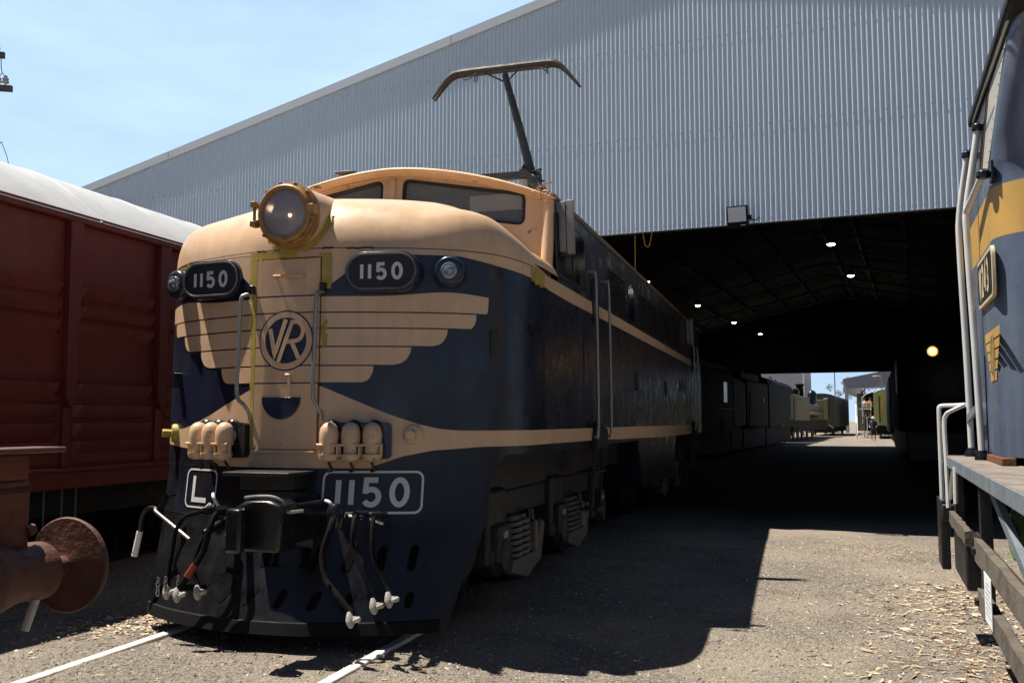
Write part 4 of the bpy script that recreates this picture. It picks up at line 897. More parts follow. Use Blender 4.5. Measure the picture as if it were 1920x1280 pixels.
# floodlight on the wall above the opening
M = SM @ T(1.35, -.10, 4.46) @ Matrix.Rotation(radians(-3), 4, 'Z') @ Matrix.Rotation(radians(8), 4, 'X')
fl = thing('floodlight', 'square black framed floodlight fixed on the corrugated wall above the opening', 'light', M)
m = MB(M); m.box(-.152, .152, -.03, .035, -.16, .165); m.build('housing', 'black_matt', fl, bevel=.01)
m = MB(M); m.box(-.130, .130, -.034, -.028, -.07, .145); m.build('lamp_face', 'flood_face', fl)
m = MB(M); m.box(.05, .115, -.0325, -.0300, -.128, -.118); m.build('maker_mark', 'letter_white', fl)
m = MB(M); m.box(.152, .185, -.0, .1, -.04, .02); m.tube(smooth([(.16, .04, -.02), (.24, .06, -.06), (.30, .09, -.02)], 4), .008, 6); m.build('bracket', 'black_matt', fl)
m = MB(SM); m.tube(smooth([(-.30, .25, 4.38), (-.30, .25, 4.0), (-.305, .25, 3.5), (-.30, .25, 2.9)], 4), .006, 6); tag(m.build('hanging_cord', 'cord_yellow'), 'yellow cord hanging straight down from the shed lintel', 'cord')
m = MB(SM); m.tube(smooth([(-.12, .05, 4.38), (-.08, .04, 4.18), (-.02, .04, 4.16), (.03, .05, 4.38)], 5), .005, 6); tag(m.build('hanging_cord', 'cord_yellow'), 'short yellow loop of cord under the shed lintel', 'cord')
# ------------------------------------------------------------------ red boxcar and the rusty wagon on the left
BM = T(-7.95, 0); box_ = thing('boxcar', 'dark red ribbed boxcar with a curved white roof left of the locomotive', 'freight wagon', T(-7.95, 6, 0))
HX = 1.45; Y0, Y1 = -1.6, 13.0; posts = [7.19 + 1.31 * k for k in range(-6, 5)]
def wallprof(X):
    P = [(0, 1.02)]; 
    for z in (1.30, 1.47, 1.64, 1.84, 2.41, 2.575, 2.76): P += [(0, z - .125), (.004, z - .12), (.066, z - .02), (.07, z - .004), (.0, z + .008)]
    return P + [(0, 3.36)]
m = MB(BM)
for sg in (-1, 1):
    ys = [Y0] + [y + e for y in posts for e in (-.10, .10)] + [Y1]
    for a, b in zip(ys[::2], ys[1::2]):
        P = wallprof(0); aa, bb = a + .03, b - .03
        m.grid([[(sg * HX, a, z) for d, z in P], [(sg * (HX + d), aa + .02, z) for d, z in P], [(sg * (HX + d), bb - .02, z) for d, z in P], [(sg * HX, b, z) for d, z in P]])
    for y in posts: m.grid([[(sg * HX, y - .10, z) for z in (1.02, 3.36)], [(sg * HX, y + .10, z) for z in (1.02, 3.36)]])
m.box(-HX, HX, Y0 - .02, Y0, 1.02, 3.36); m.box(-HX, HX, Y1, Y1 + .02, 1.02, 3.36); m.build('wall', 'boxcar_red', box_, fix=False, sharp=25)
for y in posts:
    m = MB(BM); m.prism([(y - .085, 3.36), (y - .06, 1.72), (y, 1.60), (y + .06, 1.72), (y + .085, 3.36)], lambda a, b, d: (HX + d, a, b), 0, .075); m.box(HX, HX + .03, y - .045, y + .045, 1.02, 1.62)
    m.build('post', 'boxcar_red', box_, bevel=.008)
m = MB(BM); m.box(HX - .01, HX + .05, Y0, Y1, .86, 1.02); m.box(HX + .0, HX + .075, Y0, Y1, 1.02, 1.055); m.build('sill', 'boxcar_red', box_, bevel=.005)
m = MB(BM); m.box(HX - .02, HX + .085, Y0 - .05, Y1 + .05, 3.35, 3.44); m.build('eave_strip', 'boxcar_red', box_, bevel=.01)
m = MB(BM); P = [(1.55 * sin(radians(t)), 3.40 + .68 * (1 - abs(sin(radians(t))) ** 2.3)) for t in range(-90, 91, 5)]
ys = [Y0 - .1 + k * 1.31 for k in range(12)]; ys[-1] = Y1 + .1; rows = []
for y in ys: rows += [[(x, y - .02, z) for x, z in P], [(x * 1.003, y - .012, z + .006) for x, z in P], [(x * 1.003, y + .012, z + .006) for x, z in P], [(x, y + .02, z) for x, z in P]]
m.grid(rows); m.build('roof', 'boxcar_roof', box_, sharp=30)
m = MB(BM)
for k in range(40):
    pass
m.box(-1.2, 1.2, Y0 + .3, Y1 - .3, .58, .90); m.box(-1.2, -1.0, Y0 + .3, Y1 - .3, -.06, .58); m.build('underframe', 'black', box_)  # far-side black slab down to the ground, added to hide sunlit ground beyond
for y in (1.0, 10.6):
    m = MB(BM); m.box(-1.05, 1.05, y - 1.1, y + 1.1, .38, .72); b_ = m.build('bogie', 'black', box_, bevel=.03)
    for e in (-.85, .85):
        for sg in (-1, 1): m = MB(BM); m.lathe((sg * .76, y + e, .44), (sg, 0, 0), [(0, .46), (.03, .48), (.05, .44), (.13, .43), (.13, .1)], 24); m.build('wheel', 'black', b_)
for y in (7.03, 7.25, 7.43): m = MB(BM); m.tube([(1.40, y, .92), (1.40, y, .50)], .010, 6); m.build('hanger_bar', 'bar_grey', box_)
m = MB(BM); m.beam((1.2, 4.9, .72), (1.2, 6.98, .70), .03, .03); m.build('brake_rod', 'bar_grey', box_)
# rusty wagon with a buffer, coupled end on to the locomotive's track
RM = T(-3.44, 0); wg = thing('flat_wagon', 'rusty red brown wagon end with one round buffer, cut off by the left edge', 'freight wagon', T(-3.44, 0, 0))
m = MB(RM); m.box(-1.09, 1.09, -5, 2.46, 1.30, 1.385); m.build('deck', 'wagon_rust', wg, bevel=.01)
m = MB(RM); 
P = [(-1.15, 2.50), (1.13, 2.50), (1.13, -5), (-1.15, -5)]
m.box(1.03, 1.16, -5, 2.54, 1.386, 1.404); m.build('top_flange', 'wagon_flange', wg, bevel=.006)
m = MB(RM); m.box(1.03, 1.09, -5, 2.47, 1.075, 1.30); m.build('side_sill', 'wagon_rust', wg, bevel=.012)
m = MB(RM); m.box(1.088, 1.096, -5, 2.472, 1.262, 1.276); m.build('sill_strip', 'rust_dark', wg)
m = MB(RM); m.prism([(2.47, 1.07), (2.30, .86), (1.9, .72), (-5, .72), (-5, 1.07)], lambda a, b, d: (1.0 + d, a, b), -.05, .055); m.build('sole_bar', 'wagon_rust', wg, bevel=.01)
m = MB(RM); m.box(-1.12, 1.05, 2.16, 2.26, .80, 1.30); m.build('headstock', 'wagon_rust', wg, bevel=.01)
m = MB(RM); bc = (1.075, 2.0, 1.004); m.lathe(bc, (0, 1, 0), [(.0, .15), (.26, .145), (.30, .118), (.40, .090), (.47, .086), (.50, .095), (.535, .092), (.56, .06), (.57, .035)], 28); bf = m.build('buffer_casing', 'buffer_rust', wg, sharp=35)
m = MB(RM); m.lathe(bc, (0, 1, 0), [(.56, .032), (.635, .032), (.64, .05), (.645, .09), (.648, .155), (.655, .160), (.675, .152), (.69, .09), (.695, .01)], 40); m.build('buffer_head', 'buffer_rust', bf, sharp=30)
m = MB(RM); m.tube([(1.10, 2.50, .93), (1.085, 2.47, .825)], .0135, 8); m.build('hanging_rod', 'rod_white', wg)
m = MB(RM); m.lathe((1.09, 2.455, 1.135), (0, 1, .3), [(0, .02), (.03, .018), (.035, .006)], 8); m.build('bolt', 'buffer_rust', wg)
for y in (-3.5, .2):
    for sg in (-1, 1): m = MB(RM); m.lathe((sg * .76, y, .44), (sg, 0, 0), [(0, .44), (.03, .46), (.05, .42), (.13, .41), (.13, .1)], 24); m.build('wheel', 'rust_dark', wg)
# utility pole at the far left
PM = T(-21.35, 19.7); pl = thing('utility_pole', 'wooden utility pole whose two crossarm ends reach in at the top left', 'utility pole', PM)
m = MB(PM); m.tube([(0, 0, 0), (0, 0, 14)], [.17, .12], 12); m.build('pole', 'pole_wood', pl)
for z, e in ((11.55, .75), (10.62, .98)):
    m = MB(PM); m.beam((-e, -e * .5, z), (e * .87, e * .5 + .05, z), .12, .16); ca = m.build('crossarm', 'pole_wood', pl)
    for t in ((.62, .80) if z < 11 else (.55,)):
        m = MB(PM); x = t * .92; m.lathe((x, x * .56, z + .08), (0, 0, 1), [(0, .02), (.04, .02), (.05, .085), (.09, .10), (.12, .06), (.14, .085), (.18, .085), (.2, .05), (.25, .05), (.27, .02)], 14); m.build('insulator', 'porcelain', ca)
m = MB(PM); m.tube(smooth([(.58, .38, 11.48), (.60, .38, 11.2), (.62, .40, 11.05)], 4), .012, 5); m.tube(smooth([(.62, .40, 11.05), (.50, .35, 10.85), (.42, .3, 10.7)], 4), .010, 5); m.tube(smooth([(.62, .40, 11.05), (.70, .42, 10.95), (.74, .42, 10.86)], 4), .010, 5); m.tube([(.5, .3, 10.55), (.2, .2, 10.2)], .01, 5)
m.build('jumper_wire', 'black_matt', pl)
m = MB(PM); m.tube([(0, 0, 10.3), (.3, .3, 10.28)], .03, 8); m.lathe((.36, .3, 10.25), (0, 0, -1), [(0, .05), (.05, .13), (.14, .13), (.22, .08), (.3, .10), (.36, .02)], 14); m.build('dark_insulator', 'black_gloss', pl)
m = MB(PM); m.tube(smooth([(0, 0, 9.3), (.45, .5, 9.2), (.62, .62, 8.9), (.72, .7, 8.4), (.9, .8, 7.2)], 6), .010, 5); m.tube([(0, 0, 9.18), (.55, .6, 9.15)], .009, 5); m.build('service_wire', 'black_matt', pl)
# ------------------------------------------------------------------ second locomotive at the right edge
wl = thing('diesel_locomotive', 'weathered dark blue locomotive with yellow band and white handrails at the right edge', 'locomotive', WM @ T(2.03, 3, 0))
m = MB(WM); U0, VF, VB, RC, U1 = .66, 5.74, 7.28, .30, 3.4
plan_ = [(U0, VB), (U0, 6.9), (U0, 6.45)] + [(U0 + RC - RC * cos(t * pi / 24), VF + RC - RC * sin(t * pi / 24)) for t in range(0, 13)] + [(1.4, VF), (U1, VF)]
def tumb(z): return .075 * max(0, (z - 2.9) / .68) ** 1.4
zs = [1.285, 1.9, 2.53, 2.825, 2.95, 3.1, 3.3, 3.45, 3.6]
def lean(z): return -.55 * max(0, (z - 2.95) / .65)
rows = [[(u + tumb(z) * (1 if u < 2 else -1), v + lean(z) * (1 if v < 6.2 else 0), z) for u, v in plan_] for z in zs]
for k in range(len(zs) - 1): m.cur = 1 if zs[k] == 2.53 else 0; m.grid([rows[k], rows[k + 1]])
m.cur = 0; m.grid([[(U1, VF, z), (U1, VB, z)] for z in (1.285, 3.6)]); m.grid([[(U0 + .06, VB, z), (U1, VB, z)] for z in (1.285, 3.6)])
cab = merged(m, 'cab', ['w_navy', 'w_yellow'], wl, 40)
FS = lambda v, z, d: (U0 + tumb(z) - d, v, z)
m = MB(WM); m.prism([(6.02, 2.96), (6.38, 2.96), (6.38, 3.56), (5.56, 3.56), (5.62, 3.48)], FS, .0, .006); pn = m.build('window_panel', 'w_panel', cab)
m = MB(WM)
for k in range(11): m.lathe(FS(6.03 + lean(2.99 + k * .053) * .82, 2.99 + k * .053, .006), (-1, 0, 0), [(0, .007), (.004, .006)], 6)
o = m.build('rivets', 'w_panel', pn); o['kind'] = 'stuff'
m = MB(WM); m.prism([(6.40, 2.96), (7.24, 2.96), (7.24, 3.56), (6.40, 3.56)], FS, .0, .010); sw = m.build('cab_window', 'w_frame', cab)
m = MB(WM); m.prism([(6.45, 3.0), (7.2, 3.0), (7.2, 3.53), (6.45, 3.53)], FS, .008, .014); m.build('pane', 'glass_dark', sw)
m = MB(WM); m.prism([(U0 - .02, 5.12), (U1, 5.08), (U1, 7.4), (U0 - .02, 7.4)], lambda a, b, d: (a + .05, b, d), 3.60, 3.67); m.build('roof', 'black', cab, bevel=.015)
m = MB(WM); m.tube([FS(5.3, 3.54, .03), FS(7.2, 3.585, .03)], .008, 5); m.build('roof_wire', 'w_panel', cab)
m = MB(WM); m.prism(rrect(5.87, 6.66, 2.19, 2.485, .06), FS, 0, .020); npl = m.build('number_plate', 'w_cream', cab, bevel=.006)
m = MB(WM); m.prism(rrect(5.90, 6.63, 2.215, 2.46, .045), FS, .019, .023); m.build('plate_field', 'black', npl)
m = MB(WM); text(m, 'W243', 0, 2.235, .205, .040, .055, lambda a, b: FS(6.265 - a, b, .026), squash=.62); m.build('plate_letters', 'w_cream', npl)
rowsW = [(2.02, 1.965, .375, .355), (1.955, 1.905, .345, .31), (1.895, 1.845, .285, .25), (1.835, 1.785, .225, .195), (1.775, 1.72, .165, .14)]
m = MB(WM)
for zt, zb, a, b in rowsW: m.poly([FS(6.17 - a, zt, .003), FS(6.17 + a, zt, .003), FS(6.17 + b, zb, .003), FS(6.17 - b, zb, .003)])
wm_ = m.build('wing_emblem', 'w_yellow', cab)
m = MB(WM); m.tess(arc(6.17, 1.865, .105, .135, 0, 360, 24)[:-1], [], lambda a, b: FS(a, b, .0048)); m.build('roundel', 'w_navy', wm_)
m = MB(WM); m.ribbon(arc(6.17, 1.865, .10, .13, 0, 352, 24), .02, lambda a, b: FS(a, b, .0062), closed=True); f = lambda a, b: FS(6.17 - a, 1.865 + b, .0062); m.ribbon([(-.06, .08), (-.03, -.08), (.01, .09)], .018, f); m.ribbon([(-.01, -.09), (.035, .08), (.06, .05), (.03, .0), (.06, -.08)], .018, f); m.build('letters', 'w_yellow', wm_)
m = MB(WM); m.prism(rrect(6.60, 6.64, 1.27, 1.90, .02, 4), FS, 0, .004); m.build('door_gap', 'hole', cab)
m = MB(WM); m.prism(rrect(6.94, 7.14, 1.43, 1.80, .01, 3), FS, 0, .006); m.build('vent_panel', 'black', cab)
m = MB(WM); m.box(U0 - .02, U0 + .05, 5.8, VB, 1.24, 1.283); m.box(U0 + .1, U1, VF - .02, VF + .05, 1.24, 1.283); m.build('base_angle', 'rust', cab, bevel=.004)
m = MB(WM); m.box(.465, 3.6, -2.5, 7.5, 1.225, 1.24); m.box(.475, 3.59, -2.49, 7.49, 1.2, 1.2249); m.build('footplate', 'w_deck', wl)
m = MB(WM); m.box(.458, .475, -2.5, 7.505, 1.165, 1.238); m.build('footplate_edge', 'w_deckedge', wl, bevel=.004)
def wt(pts, r, name, mat='w_white', par=wl, n=8, sm=5):
    m = MB(WM); m.tube(smooth(pts, sm) if sm else pts, r, n); return m.build(name, mat, par)
r1 = wt([(.62, 7.3, 1.25), (.612, 7.3, 1.9), (.595, 7.3, 2.72), (.60, 7.3, 2.92), (.63, 7.28, 3.15), (.665, 7.25, 3.37)], .021, 'handrail', n=12)
r2 = wt([(.625, 6.66, 1.25), (.61, 6.66, 1.9), (.588, 6.66, 2.68), (.592, 6.66, 2.85), (.63, 6.64, 3.1), (.675, 6.62, 3.38)], .021, 'handrail', n=12)
r3 = wt([(.588, 6.62, 2.83), (.61, 6.2, 2.88), (.622, 5.93, 2.905)], .020, 'handrail', n=12)
for p, q, par in (((.665, 7.25, 3.37), (.72, 7.22, 3.42), r1), ((.675, 6.62, 3.38), (.73, 6.6, 3.41), r2), ((.622, 5.93, 2.905), (.665, 5.92, 2.91), r3)):
    m = MB(WM); m.lathe(Vector(p) - Vector((0, 0, .03)), (0, 0, 1), [(0, .026), (.01, .038), (.04, .038), (.055, .02), (.056, .002)], 14); m.tube([p, q], .016, 8); m.box(q[0] - .008, q[0] + .006, q[1] - .05, q[1] + .05, q[2] - .06, q[2] + .06); m.build('rail_knob', 'black_gloss', par, bevel=.003)
for p, par in (((.62, 7.3, 1.25), r1), ((.625, 6.66, 1.25), r2)):
    m = MB(WM); m.lathe(Vector(p) - Vector((0, 0, .01)), (0, 0, 1), [(0, .045), (.03, .045), (.05, .03), (.06, .03)], 14); m.beam(Vector(p) + Vector((0, 0, .02)), (U0 + .02, p[1] - .2, 1.28), .03, .03); m.build('rail_foot', 'black_gloss', par)
m = MB(WM); m.beam((.605, 7.3, 1.50), (.60, 6.66, 1.56), .02, .05); m.build('rail_bracket', 'w_deckedge', wl)
m = MB(WM); m.box(.72, .74, 7.29, 7.6, 1.3, 3.0)
for k in range(5): m.tube([(.64, 7.32, 1.75 + .27 * k), (.74, 7.4, 1.75 + .27 * k)], .008, 6)
m.build('doorway_rungs', 'black', wl)
wt([(.43, 7.46, .88), (.43, 7.46, 1.2), (.43, 7.46, 1.54), (.435, 7.46, 1.585), (.455, 7.45, 1.595), (.52, 7.42, 1.597), (.60, 7.33, 1.6)], .015, 'gate_rail')
wt([(.46, 7.32, .88), (.458, 7.34, 1.2), (.455, 7.36, 1.46), (.47, 7.35, 1.53), (.50, 7.33, 1.555), (.59, 7.3, 1.60)], .015, 'gate_rail')
wt([(.478, 7.0, 1.17), (.47, 7.25, .95)], .013, 'gate_rail', sm=0); wt([(.458, 6.55, 1.2), (.455, 6.55, .97)], .014, 'gate_rail', sm=0)
m = MB(WM); m.box(.41, .47, 7.40, 7.78, .44, .93); m.box(.42, .55, 7.36, 7.42, .78, .90); m.build('step_plate', 'black', wl, bevel=.01)
m = MB(WM); m.box(.45, .56, 5.9, 6.75, .54, .80); m.build('tool_box', 'black', wl, bevel=.01)
for (a, b, z0, z1, dz) in ((5.70, 6.93, .808, .892, 0), (2.2, 5.2, .800, .912, 0), (2.2, 5.12, .580, .682, 0)):
    m = MB(WM); n = 14; R = random.Random(int(a * 100)); rows = []
    for k in range(n + 1):
        v = a + (b - a) * k / n; j = lambda: R.uniform(-.004, .004); rows.append([(.435 + j(), v, z1 + j()), (.475 + j(), v, z1 + j()), (.475 + j(), v, z0 + j()), (.435 + j(), v, z0 + j()), ])
    for r_ in rows: r_.append(r_[0])
    m.grid(rows); m.poly(rows[0][:4]); m.poly(rows[-1][:4][::-1]); m.build('guard_plank', 'timber', wl, bevel=.006)
for v in (5.33, 2.9, 6.95): m = MB(WM); m.box(.477, .53, v - .05, v + .05, .53, 1.19); m.build('plank_post', 'black', wl)
m = MB(WM); m.lathe((.434, 5.12, .86), (-1, 0, 0), [(0, .02), (.015, .02), (.02, .012)], 6); m.lathe((.434, 5.05, .63), (-1, 0, 0), [(0, .02), (.015, .02), (.02, .012)], 6); m.build('bolt', 'black', wl, split=True)
m = MB(WM); m.beam((.52, 5.2, 1.17), (.53, 2.9, .62), .03, .05); m.build('brace', 'w_deckedge', wl)
m = MB(WM); m.box(.90, 3.1, -2.5, 7.2, .25, 1.19); m.build('underframe', 'black', wl)
for v in (6.3, 4.4, 2.5):
    m = MB(WM); m.lathe((1.27, v, .50), (-1, 0, 0), [(0, .48), (.03, .52), (.05, .48), (.13, .47), (.14, .40), (.12, .15), (.2, .1), (.2, .01)], 32); m.build('wheel', 'black', wl)
m = MB(WM)
for k in range(4): m.tube([(.56 + .01 * k, 4.75 + .16 * cos(t * pi / 12), .98 + .02 * k + .10 * sin(t * pi / 12)) for t in range(25)], .009, 6, cap=False)
m.build('hose_coil', 'hose_green', wl)
m = MB(WM)
for k in range(12): c = Vector((.54, 5.6, 1.14 - .028 * k)); m.tube([c + Vector((.010 * cos(a) * (k % 2), .010 * cos(a) * ((k + 1) % 2), .018 * sin(a))) for a in [2 * pi * j / 8 for j in range(9)]], .004, 5, cap=False)
m.build('chain', 'steel', wl)
nt_ = MB(WM); nt_.box(.4285, .4315, 4.45, 4.72, .612, .822); nt_ = tag(nt_.build('paper_notice', 'paper'), 'white paper notice pinned to the timber planks of the right hand locomotive', 'notice')
for k in range(7):
    m = MB(WM); z = .79 - .022 * k; m.poly([(.4272, 4.70 - (.03 if k else .08), z), (.4272, 4.47 + .02 * (k % 3) + (.06 if k == 0 else 0), z), (.4272, 4.47 + .02 * (k % 3) + (.06 if k == 0 else 0), z - .007), (.4272, 4.70 - (.03 if k else .08), z - .007)]); m.build('text_line', 'ink', nt_)
# ------------------------------------------------------------------ vehicles in and beyond the shed
def archbox(m, a0, a1, d0, d1, z0, z1, rise, n=12, r=.25):
    P = [(a0, z0), (a1, z0), (a1, z1)] + [((a0 + a1) / 2 + (a1 - a0) / 2 * cos(pi * k / n), z1 + rise * sin(pi * k / n) ** .8) for k in range(1, n)] + [(a0, z1)]
    m.prism(P, lambda a, b, d: (a, d, b), d0, d1)
def wheels(M, par, a0, a1, ds, r=.46, mat='black'):
    for d in ds:
        for a in (a0, a1): m = MB(M); m.lathe((a - .06, d, r), (1, 0, 0), [(0, r * .9), (.03, r), (.1, r), (.12, r * .85), (.12, .05)], 20); m.build('wheel', mat, par)
# black locomotive straight behind the blue one
t = thing('diesel_locomotive', 'black locomotive in the shed shadow with one pale side window', 'locomotive', SM @ T(-5.5, 25))
m = MB(SM); archbox(m, -7.0, -4.1, 20.8, 30.2, 1.0, 3.5, .66); m.box(-6.8, -4.3, 20.7, 30.3, .10, 1.0); m.build('body', 'black_matt', t, bevel=.08)
m = MB(SM); m.box(-4.11, -4.085, 24.1, 25.0, 2.2, 3.45); m.build('side_window', 'curtain_dim', t)
m = MB(SM); m.tube([(-4.06, 24.5, 3.4), (-4.05, 24.4, 3.1), (-4.06, 24.2, 3.0)], .02, 6); m.build('wiper', 'black', t); wheels(SM, t, -6.4, -4.7, (22, 24, 27, 29))
m = MB(SM); m.tube([(-4.03, 27.0, .6), (-4.03, 27.0, 1.6)], .03, 6); m.build('handrail', 'truss', t)
for d in (22.5, 26.4, 28.6): m = MB(SM); m.lathe((-5.3, d, 3.9), (0, 0, 1), [(0, .34), (.28, .34), (.36, .2), (.42, .04)], 14); m.build('roof_vent', 'black_matt', t)
m = MB(SM); m.tube([(-4.06, 21.2, 2.0), (-4.0, 21.3, 2.0), (-4.0, 30, 2.0), (-4.06, 30.1, 2.0)], .03, 6); m.build('side_rail', 'truss', t)
for d in (21.6, 27.9): m = MB(SM); m.box(-4.11, -4.085, d, d + .8, 2.3, 3.2); m.build('side_window', 'glass_dark', t)
# grey planked van
t = thing('covered_van', 'grey planked van seen between two black engines in the shed', 'freight wagon', SM @ T(-5.5, 32))
m = MB(SM); archbox(m, -6.9, -4.12, 30.6, 33.9, 1.25, 3.2, .5); m.build('body', 'van_grey', t, bevel=.02)
for k in range(9): m = MB(SM); d = 30.8 + k * .36; m.box(-4.13, -4.115, d - .01, d + .01, 1.3, 3.15); m.build('plank_gap', 'black', t)
m = MB(SM); m.box(-6.7, -4.3, 30.7, 33.8, .10, 1.25); m.build('underframe', 'black_matt', t); wheels(SM, t, -6.2, -4.6, (31.4, 33.2))
# black tender with brass fitting
t = thing('locomotive_tender', 'black tender with a small brass fitting in the dark shed', 'tender', SM @ T(-5.5, 38))
m = MB(SM); m.box(-6.9, -4.1, 34.2, 41.6, 1.1, 3.6); m.box(-6.6, -4.5, 34.6, 41, 3.55, 4.1); m.build('tank', 'black_matt', t, bevel=.12); m = MB(SM); m.box(-6.7, -4.3, 34.2, 41.6, .10, 1.1); m.build('frame', 'black_matt', t)
m = MB(SM); m.lathe((-4.15, 39.4, 2.62), (1, 0, 0), [(0, .12), (.1, .13), (.12, .08)], 14); m.build('lamp', 'brass', t); wheels(SM, t, -6.2, -4.6, (35, 36.7, 39, 40.7))
m = MB(SM); R = random.Random(31)
for k in range(60): c = Vector((R.uniform(-6.3, -4.6), R.uniform(35, 41), 4.05 + R.uniform(0, .3))); r = R.uniform(.1, .3); m.lathe(c - Vector((0, 0, r)), (0, 0, 1), [(0, r * .4), (r * .6, r), (r * 1.3, r * .8), (r * 1.8, .02)], 6)
m.build('coal_heap', 'black_matt', t)
m = MB(SM); m.tube([(-4.05, 34.5, .9), (-4.0, 34.5, 2.9)], .03, 6); m.build('handrail', 'van_grey', t)
# black steam engine with hooped rails on its roof
t = thing('steam_locomotive', 'black steam engine with hooped rails on top at the far shed opening', 'locomotive', SM @ T(-5.5, 48))
m = MB(SM); archbox(m, -6.9, -4.1, 42.0, 53.6, 1.1, 3.45, .75); m.build('body', 'black_matt', t, bevel=.1)
for k in range(3): m = MB(SM); d = 48.4 + 1.6 * k; m.tube([(-4.9 + .1 * k, d + .7 * cos(q * pi / 8), 4.02 - .12 * k + .30 * sin(q * pi / 8)) for q in range(9)], .035, 7); m.build('roof_hoop', 'black', t)
for d, z in ((50.5, 1.62), (47.6, 1.2), (46.3, 1.2)): m = MB(SM); m.box(-4.1, -4.0, d - .6, d + .6, z - .03, z + .03); m.build('step_edge', 'van_grey', t)
m = MB(SM); m.box(-4.11, -4.08, 51.9, 53.3, 1.6, 3.3); m.build('cab_opening', 'van_grey', t)
m = MB(SM); m.box(-6.7, -4.3, 42, 53.5, .10, 1.1); m.build('frame', 'black_matt', t); wheels(SM, t, -6.3, -4.5, (43.5, 45.3, 47.1, 49, 51.5), .6)
m = MB(SM); m.lathe((-5.2, 44.0, 3.9), (0, 0, 1), [(0, .4), (.3, .4), (.5, .3), (.55, .03)], 16); m.build('dome', 'black_matt', t)
# tank engine outside
t = thing('tank_engine', 'tank engine with a dull yellow green side tank, chimney and round dome', 'locomotive', SM @ T(-5.5, 62))
for a0, a1 in ((-5.0, -4.08), (-7.0, -6.1)): m = MB(SM); m.box(a0, a1, 54.6, 64.5, 1.5, 3.33); tk = m.build('side_tank', 'tank_green', t, bevel=.06)
m = MB(SM); m.box(-4.085, -4.07, 55.4, 55.5, 1.7, 3.2); m.box(-4.085, -4.07, 55.5, 58.5, 3.04, 3.08); m.build('panel_line', 'rust_dark', t)
m = MB(SM); m.lathe((-5.5, 54.5, 2.75), (0, 1, 0), [(0, .05), (.02, .5), (.1, .66), (17, .7)], 28); bl = m.build('boiler', 'black_gloss', t)
m = MB(SM); m.lathe((-4.55, 59.0, 3.62), (0, 1, .0), [(0, .05), (.02, .26), (.3, .28), (.32, .1)], 20); m.lathe((-4.55, 59.15, 3.3), (0, 0, 1), [(0, .1), (.2, .1)], 10); m.build('headlamp', 'black_gloss', t)
m = MB(SM); m.lathe((-4.6, 62.5, 3.3), (0, 0, 1), [(0, .30), (.85, .26), (.92, .33), (1.05, .34), (1.05, .22)], 22); m.build('chimney', 'black_matt', bl)
m = MB(SM); m.lathe((-4.45, 70.0, 2.9), (0, 0, 1), [(0, .42), (.75, .42), (.98, .36), (1.14, .22), (1.2, .03)], 24); m.build('dome', 'black_gloss', bl)
m = MB(SM); m.lathe((-4.75, 64.6, 2.45), (0, 1, 0), [(0, .3), (.03, .62), (11, .66)], 24); m.build('pipework', 'black_gloss', t)
m = MB(SM); m.box(-4.9, -4.05, 76.5, 81.0, 1.6, 3.4); m.build('rear_tank', 'tank_green', t, bevel=.04)
m = MB(SM); m.box(-6.9, -4.2, 54.4, 81, .7, 1.5); m.build('frame', 'black_matt', t, bevel=.03); wheels(SM, t, -6.3, -4.5, (56.6, 59.4, 62.2, 66, 70), .62)
m = MB(SM); m.beam((-4.15, 57, 1.0), (-3.95, 59, .4), .07, .05); m.build('guard_iron', 'van_grey', t)
t = thing('covered_van', 'red roofed van half hidden behind the tank engine', 'freight wagon', SM @ T(-8.6, 58)); m = MB(SM); m.box(-10, -7.4, 54, 64, 1, 3.5); m.build('body', 'wagon_flange', t); m = MB(SM); archbox(m, -10.1, -7.3, 53.9, 64.1, 3.5, 3.52, .55); m.build('roof', 'red_roof', t); m = MB(SM); m.box(-9.9, -7.5, 54.1, 63.9, .3, 1.0); m.build('underframe', 'black_matt', t)
t = thing('dark_carriage', 'dark carriage with a curved roof beyond the tank engine', 'carriage', SM @ T(-5, 94))
m = MB(SM); archbox(m, -6.4, -3.6, 84, 104, .9, 3.7, .5); m.build('body', 'carriage_dark', t, bevel=.05)
m = MB(SM); m.box(-4.7, -4.3, 83.96, 84.0, 3.6, 3.73); m.build('end_plate', 'letter_white', t); m = MB(SM); m.box(-4.6, -4.35, 83.96, 84, 2.4, 3.2); m.build('end_window', 'black', t)
m = MB(SM); m.box(-6.1, -3.9, 84, 104, .35, .9); m.build('underframe', 'black_matt', t); wheels(SM, t, -5.9, -4.1, (86, 88, 99, 101))
m = MB(SM); m.beam((-4.2, 83.8, 1.1), (-3.8, 83.8, .75), .06, .04); m.build('coupling_bar', 'letter_white', t)
# right hand track: engine with a lit lamp, louvred van, green carriage
t = thing('steam_locomotive', 'black engine on the right hand track with a glowing warm headlamp', 'locomotive', WM @ T(2.1, 34))
m = MB(WM); archbox(m, .62, 3.55, 28.5, 42, 1.2, 3.3, .75); m.build('body', 'black_matt', t, bevel=.08)
m = MB(WM); m.lathe((1.9, 26.0, 2.45), (0, 1, 0), [(0, .2), (.05, .75), (.15, .95), (3, .95)], 32); bb = m.build('boiler', 'black', t)
m = MB(WM); m.lathe((1.385, 25.75, 3.22), (0, -1, 0), [(-.3, .12), (0, .16), (.08, .17), (.08, .13), (.0, .10)], 20, cap=False); hl2 = m.build('headlamp', 'black', t)
m = MB(WM); m.lathe((1.385, 25.72, 3.22), (0, -1, 0), [(0, .128), (.015, .10), (.02, .01)], 20); m.build('lens', 'lamp_glow', hl2); m = MB(WM); m.lathe((1.385, 25.695, 3.22), (0, -1, 0), [(0, .062), (.03, .05), (.04, .01)], 16); m.build('bulb', 'warm_lamp', hl2)
